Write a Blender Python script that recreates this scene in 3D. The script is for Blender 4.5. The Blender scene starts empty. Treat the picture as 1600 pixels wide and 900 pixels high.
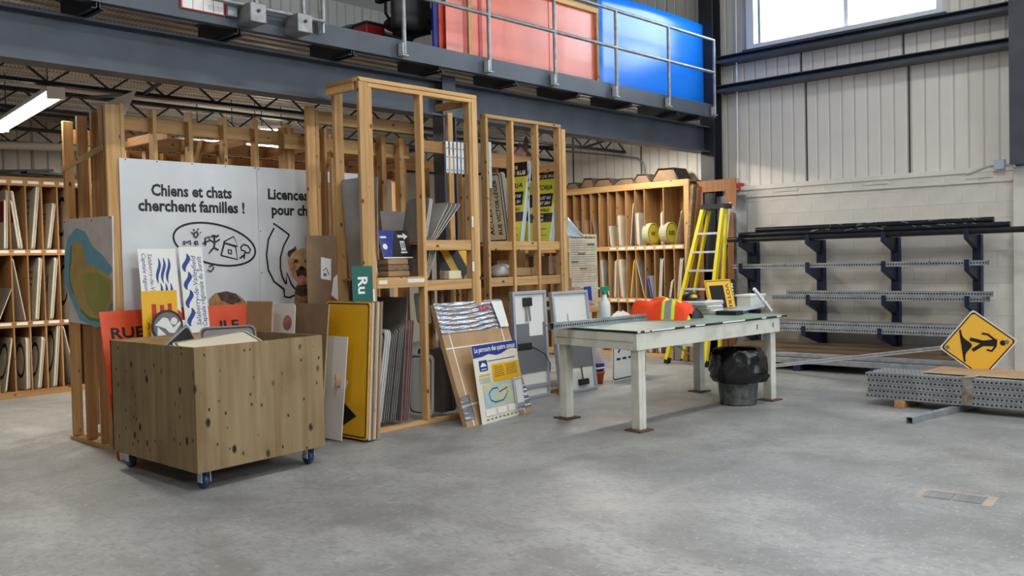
import bpy, math, random
from mathutils import Matrix, Vector
random.seed(7)
PI = math.pi
SC = bpy.context.scene
COL = SC.collection

# ------------------------------------------------------------------ camera, world, exposure
cam_data = bpy.data.cameras.new('camera')
cam_data.sensor_width = 36.0
cam_data.lens = 36.0 * 1440 / 1600
cam_data.clip_end = 200
cam = bpy.data.objects.new('camera', cam_data)
COL.objects.link(cam)
ROT = Matrix(((0.681618, 0.036503, -0.730797), (-0.731345, 0.002504, -0.682003), (-0.023066, 0.999330, 0.028403)))
cam.matrix_world = Matrix.Translation((0, 0, 1.55)) @ ROT.to_4x4()
SC.camera = cam

SC.view_settings.view_transform = 'Standard'
SC.view_settings.look = 'None'
SC.view_settings.gamma = 1.0
SC.view_settings.use_curve_mapping = False
SC.view_settings.exposure = 0.38
SC.cycles.max_bounces = 8
SC.cycles.diffuse_bounces = 5
SC.cycles.sample_clamp_indirect = 6.0

world = bpy.data.worlds.new('overcast_sky')
SC.world = world
world.use_nodes = True
bg = world.node_tree.nodes['Background']
bg.inputs[0].default_value = (0.84, 0.92, 1.0, 1)
bg.inputs[1].default_value = 10.5

def area_light(name, loc, target, sx, sy, power, color, spread=180):
    l = bpy.data.lights.new(name, 'AREA')
    l.shape = 'RECTANGLE'; l.size = sx; l.size_y = sy
    l.energy = power; l.color = color; l.spread = math.radians(spread)
    o = bpy.data.objects.new(name, l); COL.objects.link(o)
    o.location = loc
    d = Vector(target) - Vector(loc)
    o.rotation_euler = d.to_track_quat('-Z', 'Y').to_euler()
    return o

# ------------------------------------------------------------------ helpers
def lin(c):
    return tuple(((v / 255) / 12.92 if v / 255 <= 0.04045 else ((v / 255 + 0.055) / 1.055) ** 2.4) for v in c)

MATS = {}
def mat(name, rgb, rough=0.6, metal=0.0, rgb2=None, scale=6.0, stretch=(1, 1, 1), detail=4.0, lo=0.35, hi=0.65,
        bump=0.0, bscale=40.0, spec=0.5, emit=0.0, rand=0.0, alpha=1.0, coat=0.0):
    m = bpy.data.materials.new(name); m.use_nodes = True
    nt = m.node_tree; n = nt.nodes; L = nt.links
    b = n['Principled BSDF']
    b.inputs['Roughness'].default_value = rough
    b.inputs['Metallic'].default_value = metal
    b.inputs['Specular IOR Level'].default_value = spec
    b.inputs['Alpha'].default_value = alpha
    b.inputs['Coat Weight'].default_value = coat
    c1 = (*lin(rgb), 1)
    b.inputs['Base Color'].default_value = c1
    if emit:
        b.inputs['Emission Color'].default_value = c1
        b.inputs['Emission Strength'].default_value = emit
    tc = n.new('ShaderNodeTexCoord')
    mp = n.new('ShaderNodeMapping'); mp.inputs['Scale'].default_value = stretch
    L.new(tc.outputs['Object'], mp.inputs['Vector'])
    col = None
    if rgb2 is not None:
        nz = n.new('ShaderNodeTexNoise'); nz.inputs['Scale'].default_value = scale; nz.inputs['Detail'].default_value = detail
        L.new(mp.outputs['Vector'], nz.inputs['Vector'])
        rp = n.new('ShaderNodeMapRange'); rp.inputs[1].default_value = lo; rp.inputs[2].default_value = hi
        L.new(nz.outputs['Fac'], rp.inputs[0])
        mx = n.new('ShaderNodeMix'); mx.data_type = 'RGBA'
        mx.inputs[6].default_value = c1; mx.inputs[7].default_value = (*lin(rgb2), 1)
        L.new(rp.outputs[0], mx.inputs[0])
        col = mx.outputs[2]
    if rand:
        oi = n.new('ShaderNodeObjectInfo')
        rr = n.new('ShaderNodeMapRange'); rr.inputs[3].default_value = 1 - rand; rr.inputs[4].default_value = 1 + rand
        L.new(oi.outputs['Random'], rr.inputs[0])
        hs = n.new('ShaderNodeHueSaturation')
        L.new(rr.outputs[0], hs.inputs['Value'])
        if col: L.new(col, hs.inputs['Color'])
        else: hs.inputs['Color'].default_value = c1
        col = hs.outputs['Color']
    if col: L.new(col, b.inputs['Base Color'])
    if bump:
        n2 = n.new('ShaderNodeTexNoise'); n2.inputs['Scale'].default_value = bscale; n2.inputs['Detail'].default_value = 3
        L.new(mp.outputs['Vector'], n2.inputs['Vector'])
        bp = n.new('ShaderNodeBump'); bp.inputs['Strength'].default_value = bump; bp.inputs['Distance'].default_value = 0.01
        L.new(n2.outputs['Fac'], bp.inputs['Height']); L.new(bp.outputs['Normal'], b.inputs['Normal'])
    MATS[name] = m
    return m

def wood(name, c1, c2, knot, axis, gscale=22.0, kscale=3.2, ksize=0.085, rand=0.16, rough=0.7, kstretch=0.45, k2=None, blotch=None):
    """lumber or plywood: grain streaks along one axis, scattered dark knots"""
    m = bpy.data.materials.new(name); m.use_nodes = True
    nt = m.node_tree; n = nt.nodes; L = nt.links
    b = n['Principled BSDF']; b.inputs['Roughness'].default_value = rough; b.inputs['Specular IOR Level'].default_value = 0.3
    tc = n.new('ShaderNodeTexCoord'); oi = n.new('ShaderNodeObjectInfo')
    off = n.new('ShaderNodeVectorMath'); off.operation = 'ADD'
    sc = n.new('ShaderNodeVectorMath'); sc.operation = 'SCALE'; sc.inputs[3].default_value = 13.7
    cmb = n.new('ShaderNodeCombineXYZ')
    for i in range(3): L.new(oi.outputs['Random'], cmb.inputs[i])
    L.new(cmb.outputs[0], sc.inputs[0]); L.new(tc.outputs['Object'], off.inputs[0]); L.new(sc.outputs[0], off.inputs[1])
    st = [1, 1, 1]; st['XYZ'.index(axis)] = 0.05
    mp = n.new('ShaderNodeMapping'); mp.inputs['Scale'].default_value = st; L.new(off.outputs[0], mp.inputs['Vector'])
    nz = n.new('ShaderNodeTexNoise'); nz.inputs['Scale'].default_value = gscale; nz.inputs['Detail'].default_value = 5; nz.inputs['Distortion'].default_value = 0.6
    L.new(mp.outputs[0], nz.inputs['Vector'])
    rp = n.new('ShaderNodeMapRange'); rp.inputs[1].default_value = 0.3; rp.inputs[2].default_value = 0.7; L.new(nz.outputs['Fac'], rp.inputs[0])
    mx = n.new('ShaderNodeMix'); mx.data_type = 'RGBA'
    mx.inputs[6].default_value = (*lin(c1), 1); mx.inputs[7].default_value = (*lin(c2), 1)
    L.new(rp.outputs[0], mx.inputs[0])
    st2 = [1, 1, 1]; st2['XYZ'.index(axis)] = kstretch
    mp2 = n.new('ShaderNodeMapping'); mp2.inputs['Scale'].default_value = st2; L.new(off.outputs[0], mp2.inputs['Vector'])
    vo = n.new('ShaderNodeTexVoronoi'); vo.inputs['Scale'].default_value = kscale; L.new(mp2.outputs[0], vo.inputs['Vector'])
    kr = n.new('ShaderNodeMapRange'); kr.inputs[1].default_value = ksize * 0.55; kr.inputs[2].default_value = ksize
    kr.inputs[3].default_value = 1; kr.inputs[4].default_value = 0; L.new(vo.outputs['Distance'], kr.inputs[0])
    m2 = n.new('ShaderNodeMix'); m2.data_type = 'RGBA'; m2.inputs[7].default_value = (*lin(knot), 1)
    L.new(kr.outputs[0], m2.inputs[0]); L.new(mx.outputs[2], m2.inputs[6])
    if k2:
        v2 = n.new('ShaderNodeTexVoronoi'); v2.inputs['Scale'].default_value = k2[0]; L.new(mp2.outputs[0], v2.inputs['Vector'])
        kq = n.new('ShaderNodeMapRange'); kq.inputs[1].default_value = k2[1] * 0.55; kq.inputs[2].default_value = k2[1]
        kq.inputs[3].default_value = 1; kq.inputs[4].default_value = 0; L.new(v2.outputs['Distance'], kq.inputs[0])
        m3 = n.new('ShaderNodeMix'); m3.data_type = 'RGBA'; m3.inputs[7].default_value = (*lin(knot), 1)
        L.new(kq.outputs[0], m3.inputs[0]); L.new(m2.outputs[2], m3.inputs[6]); m2 = m3
    if blotch:
        n3 = n.new('ShaderNodeTexNoise'); n3.inputs['Scale'].default_value = 3.0; n3.inputs['Detail'].default_value = 6; L.new(mp2.outputs[0], n3.inputs['Vector'])
        q3 = n.new('ShaderNodeMapRange'); q3.inputs[1].default_value = 0.48; q3.inputs[2].default_value = 0.75; q3.inputs[4].default_value = 0.6; L.new(n3.outputs['Fac'], q3.inputs[0])
        m4 = n.new('ShaderNodeMix'); m4.data_type = 'RGBA'; m4.inputs[7].default_value = (*lin(blotch), 1)
        L.new(q3.outputs[0], m4.inputs[0]); L.new(m2.outputs[2], m4.inputs[6]); m2 = m4
    hs = n.new('ShaderNodeHueSaturation')
    rr = n.new('ShaderNodeMapRange'); rr.inputs[3].default_value = 1 - rand; rr.inputs[4].default_value = 1 + rand
    L.new(oi.outputs['Random'], rr.inputs[0]); L.new(rr.outputs[0], hs.inputs['Value']); L.new(m2.outputs[2], hs.inputs['Color'])
    L.new(hs.outputs['Color'], b.inputs['Base Color'])
    MATS[name] = m
    return m

def glass(name, tint=(0.95, 0.98, 1.0), gl=0.06, rough=0.02):
    m = bpy.data.materials.new(name); m.use_nodes = True
    nt = m.node_tree; n = nt.nodes; L = nt.links
    n.remove(n['Principled BSDF'])
    t = n.new('ShaderNodeBsdfTransparent'); t.inputs[0].default_value = (*tint, 1)
    g = n.new('ShaderNodeBsdfGlossy'); g.inputs['Roughness'].default_value = rough
    x = n.new('ShaderNodeMixShader'); x.inputs[0].default_value = gl
    L.new(t.outputs[0], x.inputs[1]); L.new(g.outputs[0], x.inputs[2]); L.new(x.outputs[0], n['Material Output'].inputs[0])
    MATS[name] = m
    return m

def M_(x): return MATS[x] if isinstance(x, str) else x

def wm(o):
    m = o.matrix_basis.copy(); p = o.parent
    while p is not None:
        m = p.matrix_basis @ m; p = p.parent
    return m

class MB:
    """collects boxes, bars, tubes, prisms in world space (through T); build() makes ONE mesh object of them"""
    def __init__(self, T=None):
        self.v = []; self.f = []; self.fm = []; self.ms = []; self.T = T or Matrix.Identity(4); self.sm = []
    def mi(self, m):
        if m not in self.ms: self.ms.append(m)
        return self.ms.index(m)
    def add(self, vs, fs, m=None, smooth=False):
        k = len(self.v); T = self.T
        self.v += [tuple(T @ Vector(p)) for p in vs]
        i = self.mi(m)
        for f in fs:
            self.f.append([k + q for q in f]); self.fm.append(i); self.sm.append(smooth)
        return self
    def box(self, x0, x1, y0, y1, z0, z1, m=None, b=0.0):
        if b:
            return self.bbox(x0, x1, y0, y1, z0, z1, b, m)
        vs = [(x, y, z) for z in (z0, z1) for y in (y0, y1) for x in (x0, x1)]
        return self.add(vs, [(0, 2, 3, 1), (4, 5, 7, 6), (0, 1, 5, 4), (2, 6, 7, 3), (0, 4, 6, 2), (1, 3, 7, 5)], m)
    def bbox(self, x0, x1, y0, y1, z0, z1, b, m=None):
        """box with chamfered edges"""
        vs = []; idx = {}
        X = (x0, x1); Y = (y0, y1); Z = (z0, z1)
        for i in (0, 1):
            for j in (0, 1):
                for k in (0, 1):
                    sx = b if i == 0 else -b; sy = b if j == 0 else -b; sz = b if k == 0 else -b
                    for a, p in enumerate(((X[i], Y[j] + sy, Z[k] + sz), (X[i] + sx, Y[j], Z[k] + sz), (X[i] + sx, Y[j] + sy, Z[k]))):
                        idx[(i, j, k, a)] = len(vs); vs.append(p)
        fs = []
        g = lambda i, j, k, a: idx[(i, j, k, a)]
        for i in (0, 1):
            fs.append([g(i, 0, 0, 0), g(i, 1, 0, 0), g(i, 1, 1, 0), g(i, 0, 1, 0)])
            fs.append([g(0, i, 0, 1), g(1, i, 0, 1), g(1, i, 1, 1), g(0, i, 1, 1)])
            fs.append([g(0, 0, i, 2), g(1, 0, i, 2), g(1, 1, i, 2), g(0, 1, i, 2)])
        for i in (0, 1):
            for j in (0, 1):
                fs.append([g(i, j, 0, 0), g(i, j, 0, 1), g(i, j, 1, 1), g(i, j, 1, 0)])
                fs.append([g(i, 0, j, 0), g(i, 0, j, 2), g(i, 1, j, 2), g(i, 1, j, 0)])
                fs.append([g(0, i, j, 1), g(0, i, j, 2), g(1, i, j, 2), g(1, i, j, 1)])
                for k in (0, 1):
                    fs.append([g(i, j, k, 0), g(i, j, k, 1), g(i, j, k, 2)])
        return self.add(vs, fs, m)
    def bar(self, p, q, w, h, m=None, up=(0, 0, 1)):
        p = Vector(p); q = Vector(q); d = (q - p).normalized(); u = Vector(up)
        s = d.cross(u)
        if s.length < 1e-4: s = d.cross(Vector((1, 0, 0)))
        s.normalize(); u = s.cross(d).normalized()
        s *= w / 2; u *= h / 2
        vs = [p - s - u, p + s - u, p + s + u, p - s + u, q - s - u, q + s - u, q + s + u, q - s + u]
        return self.add(vs, [(0, 1, 2, 3), (7, 6, 5, 4), (0, 4, 5, 1), (1, 5, 6, 2), (2, 6, 7, 3), (3, 7, 4, 0)], m)
    def tube(self, pts, r, m=None, n=10, caps=True):
        pts = [Vector(p) for p in pts]; rings = []
        rs = r if isinstance(r, (list, tuple)) else [r] * len(pts)
        prev = None; vs = []
        for i, p in enumerate(pts):
            a = pts[max(i - 1, 0)]; c = pts[min(i + 1, len(pts) - 1)]
            d = (c - a).normalized()
            if prev is None:
                s = d.cross(Vector((0, 0, 1)))
                if s.length < 1e-3: s = d.cross(Vector((1, 0, 0)))
            else:
                s = prev - d * prev.dot(d)
            s.normalize(); prev = s; u = s.cross(d)
            for k in range(n):
                t = 2 * PI * k / n
                vs.append(p + (s * math.cos(t) + u * math.sin(t)) * rs[i])
        fs = []
        for i in range(len(pts) - 1):
            for k in range(n):
                fs.append((i * n + k, i * n + (k + 1) % n, (i + 1) * n + (k + 1) % n, (i + 1) * n + k))
        self.add(vs, fs, m, True)
        if caps:
            k = len(pts) - 1
            self.add(vs[:n], [tuple(range(n))[::-1]], m); self.add(vs[k * n:], [tuple(range(n))], m)
        return self
    def prism(self, poly, y0, y1, m=None, mside=None):
        """polygon in local (x,z), from depth y0 (front) to y1"""
        n = len(poly)
        a = sum(poly[i][0] * poly[(i + 1) % n][1] - poly[(i + 1) % n][0] * poly[i][1] for i in range(n))
        if a < 0: poly = poly[::-1]
        f = [(x, y0, z) for x, z in poly]; k = [(x, y1, z) for x, z in poly]
        self.add(f + k, [tuple(range(n))], m)
        self.add(f + k, [tuple(range(n, 2 * n))[::-1]] + [(i, n + i, n + (i + 1) % n, (i + 1) % n) for i in range(n)], mside or m)
        return self
    def flat(self, poly, y, m=None):
        n = len(poly)
        a = sum(poly[i][0] * poly[(i + 1) % n][1] - poly[(i + 1) % n][0] * poly[i][1] for i in range(n))
        if a < 0: poly = poly[::-1]
        return self.add([(x, y, z) for x, z in poly], [tuple(range(n))], m)
    def lathe(self, prof, n=20, m=None, c=(0, 0, 0), wob=None):
        vs = []; fs = []
        for j, (r, z) in enumerate(prof):
            for k in range(n):
                t = 2 * PI * k / n; rr = r * (wob(j, k) if wob else 1)
                vs.append((c[0] + rr * math.cos(t), c[1] + rr * math.sin(t), c[2] + z))
        for j in range(len(prof) - 1):
            for k in range(n):
                fs.append((j * n + k, j * n + (k + 1) % n, (j + 1) * n + (k + 1) % n, (j + 1) * n + k))
        return self.add(vs, fs, m, True)
    def grid(self, fn, nu, nv, m=None, smooth=True):
        vs = [fn(i / nu, j / nv) for j in range(nv + 1) for i in range(nu + 1)]
        fs = [(j * (nu + 1) + i, j * (nu + 1) + i + 1, (j + 1) * (nu + 1) + i + 1, (j + 1) * (nu + 1) + i) for j in range(nv) for i in range(nu)]
        return self.add(vs, fs, m, smooth)
    def build(self, name, m=None, parent=None, solid=0.0):
        me = bpy.data.meshes.new(name)
        V = [Vector(p) for p in self.v]
        if parent is not None:
            inv = wm(parent).inverted(); org = None
            V = [inv @ p for p in V]
        else:
            xs = [p.x for p in V]; ys = [p.y for p in V]; zs = [p.z for p in V]
            org = Vector(((min(xs) + max(xs)) / 2, (min(ys) + max(ys)) / 2, min(zs)))
            V = [p - org for p in V]
        me.from_pydata([tuple(p) for p in V], [], self.f)
        for i, q in enumerate(self.ms):
            me.materials.append(M_(q if q is not None else m))
        me.polygons.foreach_set('material_index', self.fm)
        me.polygons.foreach_set('use_smooth', self.sm)
        me.update()
        o = bpy.data.objects.new(name, me); COL.objects.link(o)
        if parent is not None: o.parent = parent
        else: o.location = org
        if solid:
            md = o.modifiers.new('solidify', 'SOLIDIFY'); md.thickness = solid; md.offset = 0
        return o

def tag(o, label, cat, group=None, kind=None):
    if label: o['label'] = label
    if cat: o['category'] = cat
    if group: o['group'] = group
    if kind: o['kind'] = kind
    return o
def thing(name, label, cat, loc, group=None):
    o = bpy.data.objects.new(name, None); COL.objects.link(o); o.location = loc
    o.empty_display_size = 0.1
    return tag(o, label, cat, group)
def struct(o):
    o['kind'] = 'structure'; return o
def box(name, m, x0, x1, y0, y1, z0, z1, parent=None, b=0.0):
    return MB().box(min(x0, x1), max(x0, x1), min(y0, y1), max(y0, y1), min(z0, z1), max(z0, z1), None, b).build(name, m, parent)
def lumber(parent, name, x0, x1, y0, y1, z0, z1, kind='lumber'):
    d = (x1 - x0, y1 - y0, z1 - z0); ax = 'XYZ'[d.index(max(d))]
    return box(name, kind + '_' + ax.lower(), x0, x1, y0, y1, z0, z1, parent, 0.003)

def copy_tree(o, parent=None):
    c = o.copy(); COL.objects.link(c); c.parent = parent
    for ch in o.children:
        copy_tree(ch, c)
    return c

def frame(bl, br, tl):
    """local frame of a panel: origin bottom-left, x along the bottom edge, z up the panel, y into it"""
    bl, br, tl = Vector(bl), Vector(br), Vector(tl)
    x = (br - bl); w = x.length; x.normalize()
    z = (tl - bl); z = z - x * z.dot(x); h = z.length; z.normalize()
    y = z.cross(x)
    T = Matrix(((x.x, y.x, z.x, bl.x), (x.y, y.y, z.y, bl.y), (x.z, y.z, z.z, bl.z), (0, 0, 0, 1)))
    return T, w, h

def rr(x0, x1, z0, z1, r, n=5):
    """rounded rectangle outline"""
    p = []
    for cx, cz, a in ((x1 - r, z0 + r, -90), (x1 - r, z1 - r, 0), (x0 + r, z1 - r, 90), (x0 + r, z0 + r, 180)):
        for k in range(n + 1):
            t = math.radians(a + 90 * k / n); p.append((cx + r * math.cos(t), cz + r * math.sin(t)))
    return p
def disc(cx, cz, r, n=24, rz=None):
    return [(cx + r * math.cos(2 * PI * k / n), cz + (rz or r) * math.sin(2 * PI * k / n)) for k in range(n)]

_DG = [None]
def text_mesh(s, size, bold=0.0, sx=1.0, shear=0.0, align='LEFT', spacing=1.0, line=1.0):
    cu = bpy.data.curves.new('t', 'FONT'); cu.body = s; cu.size = size; cu.offset = bold * size; cu.shear = shear
    cu.align_x = align; cu.space_character = spacing; cu.space_line = line; cu.resolution_u = 2
    o = bpy.data.objects.new('t', cu); COL.objects.link(o)
    dg = bpy.context.evaluated_depsgraph_get()
    me = o.evaluated_get(dg).to_mesh()
    vs = [(v.co.x * sx, v.co.y) for v in me.vertices]; fs = [tuple(p.vertices) for p in me.polygons]
    o.evaluated_get(dg).to_mesh_clear()
    bpy.data.objects.remove(o); bpy.data.curves.remove(cu)
    return vs, fs

class Art:
    """flat print on a panel face: layers stack outwards by a fraction of a millimetre"""
    def __init__(self, T, y=0.0, step=0.0006):
        self.mb = MB(T); self.y = y; self.step = step
    def up(self): self.y -= self.step; return self.y
    def poly(self, pts, m, keep=False):
        self.mb.flat(pts, self.y if keep else self.up(), m); return self
    def rect(self, x0, x1, z0, z1, m, keep=False):
        return self.poly([(x0, z0), (x1, z0), (x1, z1), (x0, z1)], m, keep)
    def stroke(self, pts, w, m, closed=False):
        self.up(); n = len(pts); vs = []; fs = []
        for i in range(n):
            a = pts[i - 1] if (closed or i > 0) else pts[i]; c = pts[(i + 1) % n] if (closed or i < n - 1) else pts[i]
            d = Vector((c[0] - a[0], c[1] - a[1]))
            d = d.normalized() if d.length > 1e-9 else Vector((1, 0))
            s = Vector((-d.y, d.x)) * w / 2
            vs += [(pts[i][0] + s.x, self.y, pts[i][1] + s.y), (pts[i][0] - s.x, self.y, pts[i][1] - s.y)]
        for i in range(n if closed else n - 1):
            j = (i + 1) % n
            fs.append((2 * i, 2 * i + 1, 2 * j + 1, 2 * j))
        self.mb.add(vs, fs, m); return self
    def ring(self, outer, inner, m):
        self.up(); n = len(outer)
        self.mb.add([(x, self.y, z) for x, z in outer] + [(x, self.y, z) for x, z in inner],
                    [(i, (i + 1) % n, n + (i + 1) % n, n + i) for i in range(n)], m); return self
    def text(self, s, x, z, size, m, rot=0.0, bold=0.0, sx=1.0, shear=0.0, align='LEFT', spacing=1.0, line=1.0, width=None, clip=None):
        vs, fs = text_mesh(s, size, bold, sx, shear, align, spacing, line)
        if width and vs:
            ww = max(p[0] for p in vs) - min(p[0] for p in vs); k = width / ww
            vs = [(p[0] * k, p[1]) for p in vs]
        self.up(); c, q = math.cos(rot), math.sin(rot)
        P = [(x + a * c - b * q, self.y, z + a * q + b * c) for a, b in vs]
        if clip:
            x0, x1, z0, z1 = clip
            P = [(min(max(p[0], x0), x1), p[1], min(max(p[2], z0), z1)) for p in P]
        self.mb.add(P, fs, m); return self
    def build(self, parent, name='print'):
        return self.mb.build(name, None, parent)

HB = 88  # watts of each high bay lamp
# ------------------------------------------------------------------ daylight portals and roof lamps
WINDOWS_R = ((3.99, 6.74), (-0.6, 2.3))
for k, (ya, yb) in enumerate(WINDOWS_R):
    o = area_light('daylight_portal', (12.62, (ya + yb) / 2, 5.5), (0, (ya + yb) / 2, 5.5), 1.6, yb - ya, 1, (1, 1, 1))
    o.data.cycles.is_portal = True
for k, xa in enumerate((0.5, 4.5, 8.5)):
    o = area_light('daylight_portal', (xa + 1.5, -8.1, 5.4), (xa + 1.5, 0, 5.4), 3.0, 2.2, 1, (1, 1, 1))
    o.data.cycles.is_portal = True

# ------------------------------------------------------------------ materials
for ax in 'xyz':
    wood('lumber_' + ax, (206, 168, 116), (178, 134, 84), (92, 58, 34), ax.upper(), 26, 9.0, 0.15, kstretch=0.6)
    wood('oldlumber_' + ax, (176, 134, 88), (144, 104, 64), (76, 48, 28), ax.upper(), 26, 8.5, 0.14, kstretch=0.6)
wood('plywood', (152, 132, 98), (124, 102, 70), (34, 22, 14), 'Z', 14, 7.0, 0.17, 0.03, 0.75, 0.6, (15.0, 0.15), (104, 76, 48))
wood('osb_edge', (176, 134, 84), (140, 100, 60), (90, 60, 34), 'X', 30, 8, 0.05)
wood('brown_board', (158, 112, 78), (134, 92, 62), (104, 66, 42), 'Z', 20, 1.0, 0.02)
wood('plank_y', (150, 128, 102), (110, 90, 70), (70, 52, 40), 'Y', 20, 2.0, 0.04)
mat('steel', (70, 77, 88), 0.45, 0.0, (60, 66, 75), 3.0, spec=0.5)
mat('steel_dark', (44, 46, 52), 0.5, 0.0, (34, 36, 42), 4.0)

mat('galv', (152, 154, 154), 0.45, 0.5, (128, 130, 132), 14.0)
mat('galv_tube', (160, 164, 168), 0.5, 0.3, (136, 140, 144), 9.0, rand=0.06)
mat('galv_light', (206, 210, 214), 0.45, 0.3, (186, 190, 196), 14.0)
mat('hole', (28, 28, 30), 0.9)
mat('siding', (230, 227, 220), 0.5, 0.0, (222, 219, 212), 2.0)
mat('siding_joint', (70, 68, 66), 0.8)
mat('block', (224, 220, 212), 0.72, 0.0, (214, 210, 202), 5.0, bump=0.25, bscale=60, rand=0.02)
mat('mortar', (200, 196, 188), 0.9)
mat('white_frame', (226, 230, 234), 0.4)
mat('drywall', (188, 184, 176), 0.8)
mat('roof_grey', (150, 150, 150), 0.8)
mat('white', (232, 232, 228), 0.5)
mat('sign_white', (214, 218, 222), 0.38, 0.0, (204, 208, 212), 2.2)
mat('white_reflect', (226, 228, 226), 0.35)
mat('cream', (224, 214, 190), 0.5)
mat('print_black', (20, 20, 22), 0.5)
mat('black', (26, 26, 28), 0.5)
mat('rubber', (24, 24, 26), 0.8)
mat('print_blue', (26, 62, 132), 0.5)
mat('royal', (34, 52, 140), 0.5)
mat('print_red', (190, 40, 44), 0.5)
mat('orange', (226, 84, 40), 0.5, 0.0, (214, 76, 36), 3.0)
mat('yellow', (232, 178, 24), 0.42)
mat('road_yellow', (236, 182, 36), 0.42, 0.0, (228, 174, 30), 3.0)
mat('reflect_yellow', (250, 196, 70), 0.3)
mat('lime', (216, 212, 66), 0.5)
mat('green', (16, 92, 82), 0.45)
mat('cardboard', (176, 144, 108), 0.85, 0.0, (162, 130, 96), 4.0)
mat('cardboard_dark', (140, 114, 88), 0.85, 0.0, (126, 102, 78), 4.0)
mat('alu', (160, 160, 158), 0.45, 0.15, (132, 130, 128), 3.0, rand=0.10)
mat('alu_dark', (126, 120, 116), 0.5, 0.1, (108, 104, 102), 3.0, rand=0.10)
mat('plate_cream', (196, 190, 170), 0.5, 0.05, (178, 172, 152), 6.0, rand=0.10)
mat('plate_edge', (206, 202, 190), 0.5, 0.1, rand=0.08)
mat('maroon', (122, 34, 40), 0.5)
mat('rack_navy', (24, 32, 62), 0.45, 0.1)
mat('black_pipe', (34, 36, 42), 0.35, 0.2, (26, 28, 34), 8.0)
mat('shrink', (170, 172, 178), 0.25, 0.1, alpha=0.35)
mat('table_paint', (212, 212, 200), 0.55, 0.0, (186, 186, 170), 5.0, lo=0.45, hi=0.75)
mat('table_green', (140, 164, 152), 0.4, 0.0, (122, 146, 136), 6.0)
mat('bag_black', (14, 14, 17), 0.26, 0.0, bump=1.0, bscale=13)
mat('bin_zinc', (118, 122, 120), 0.5, 0.5, (72, 76, 76), 16.0, bump=0.1)
mat('vest', (244, 74, 26), 0.75)
mat('vest_yellow', (222, 234, 60), 0.7)
mat('silver_tape', (164, 166, 170), 0.35, 0.3)
mat('ladder_yellow', (222, 204, 36), 0.45)
mat('fibre_red', (196, 52, 44), 0.5)
mat('foil', (206, 208, 214), 0.22, 0.75, (150, 152, 160), 7.0, (0.6, 1, 9), 5, bump=0.8, bscale=9)
mat('strap', (226, 226, 220), 0.5)
mat('panel_grey', (112, 116, 122), 0.5)
mat('alu_frame', (176, 184, 194), 0.4, 0.3)
mat('blue_sheet', (14, 122, 236), 0.26, 0.0, (24, 132, 244), 20, (0.2, 1, 5))
mat('salmon', (232, 134, 114), 0.32, 0.0, (226, 120, 100), 2.0)
mat('redbrown', (178, 62, 42), 0.4)
mat('chair_black', (20, 20, 22), 0.6)
mat('red_case', (150, 30, 34), 0.45)
mat('map_land', (196, 172, 96), 0.6, 0.0, (186, 142, 90), 6.0)
mat('map_olive', (168, 162, 84), 0.6, 0.0, (150, 148, 80), 5.0)
mat('map_water', (104, 164, 190), 0.6, 0.0, (120, 174, 190), 7.0)
mat('map_green', (96, 138, 92), 0.6)
mat('map_grey', (222, 212, 210), 0.6, 0.0, (206, 196, 194), 8.0, (6, 1, 1))
mat('print_grey', (110, 112, 116), 0.5)
mat('fur_tan', (188, 142, 92), 0.8, 0.0, (150, 104, 62), 18.0)
mat('map_pale', (206, 206, 172), 0.5, 0.0, (190, 196, 160), 14.0)
mat('map_sky', (168, 198, 206), 0.5)
mat('sign_ivory', (226, 220, 202), 0.45)
mat('band', (120, 96, 72), 0.8, 0.0, (156, 154, 150), 14.0)
mat('fur_gold', (212, 178, 134), 0.8, 0.0, (186, 146, 100), 18.0)
mat('fur_dark', (96, 72, 56), 0.8, 0.0, (60, 46, 40), 18.0)
mat('tongue', (212, 120, 124), 0.6)
mat('print_pink', (190, 132, 128), 0.6, 0.0, (150, 96, 96), 12.0)
mat('bottle', (206, 214, 214), 0.35, spec=0.5)
mat('bottle_green', (24, 128, 84), 0.4)
mat('cloth_white', (216, 214, 208), 0.9)
mat('plastic_bag', (206, 208, 212), 0.35, alpha=0.55)
mat('terracotta', (190, 84, 44), 0.7)
mat('shelf_tag', (226, 224, 216), 0.6)
mat('grey_tile', (74, 66, 60), 0.8, 0.0, (92, 78, 66), 6.0)
mat('paper', (226, 226, 222), 0.7)
mat('pipe_white', (216, 214, 206), 0.5)
mat('fire_red', (176, 30, 36), 0.45)
mat('box_blue', (188, 206, 222), 0.4)
mat('caster_blue', (36, 56, 92), 0.45)
mat('rust', (86, 62, 46), 0.85)
mat('tube_glow', (255, 247, 232), 0.5, emit=9.0)
mat('lamp_glow', (255, 244, 228), 0.5, emit=14.0)
glass('pane_glass')

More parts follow.
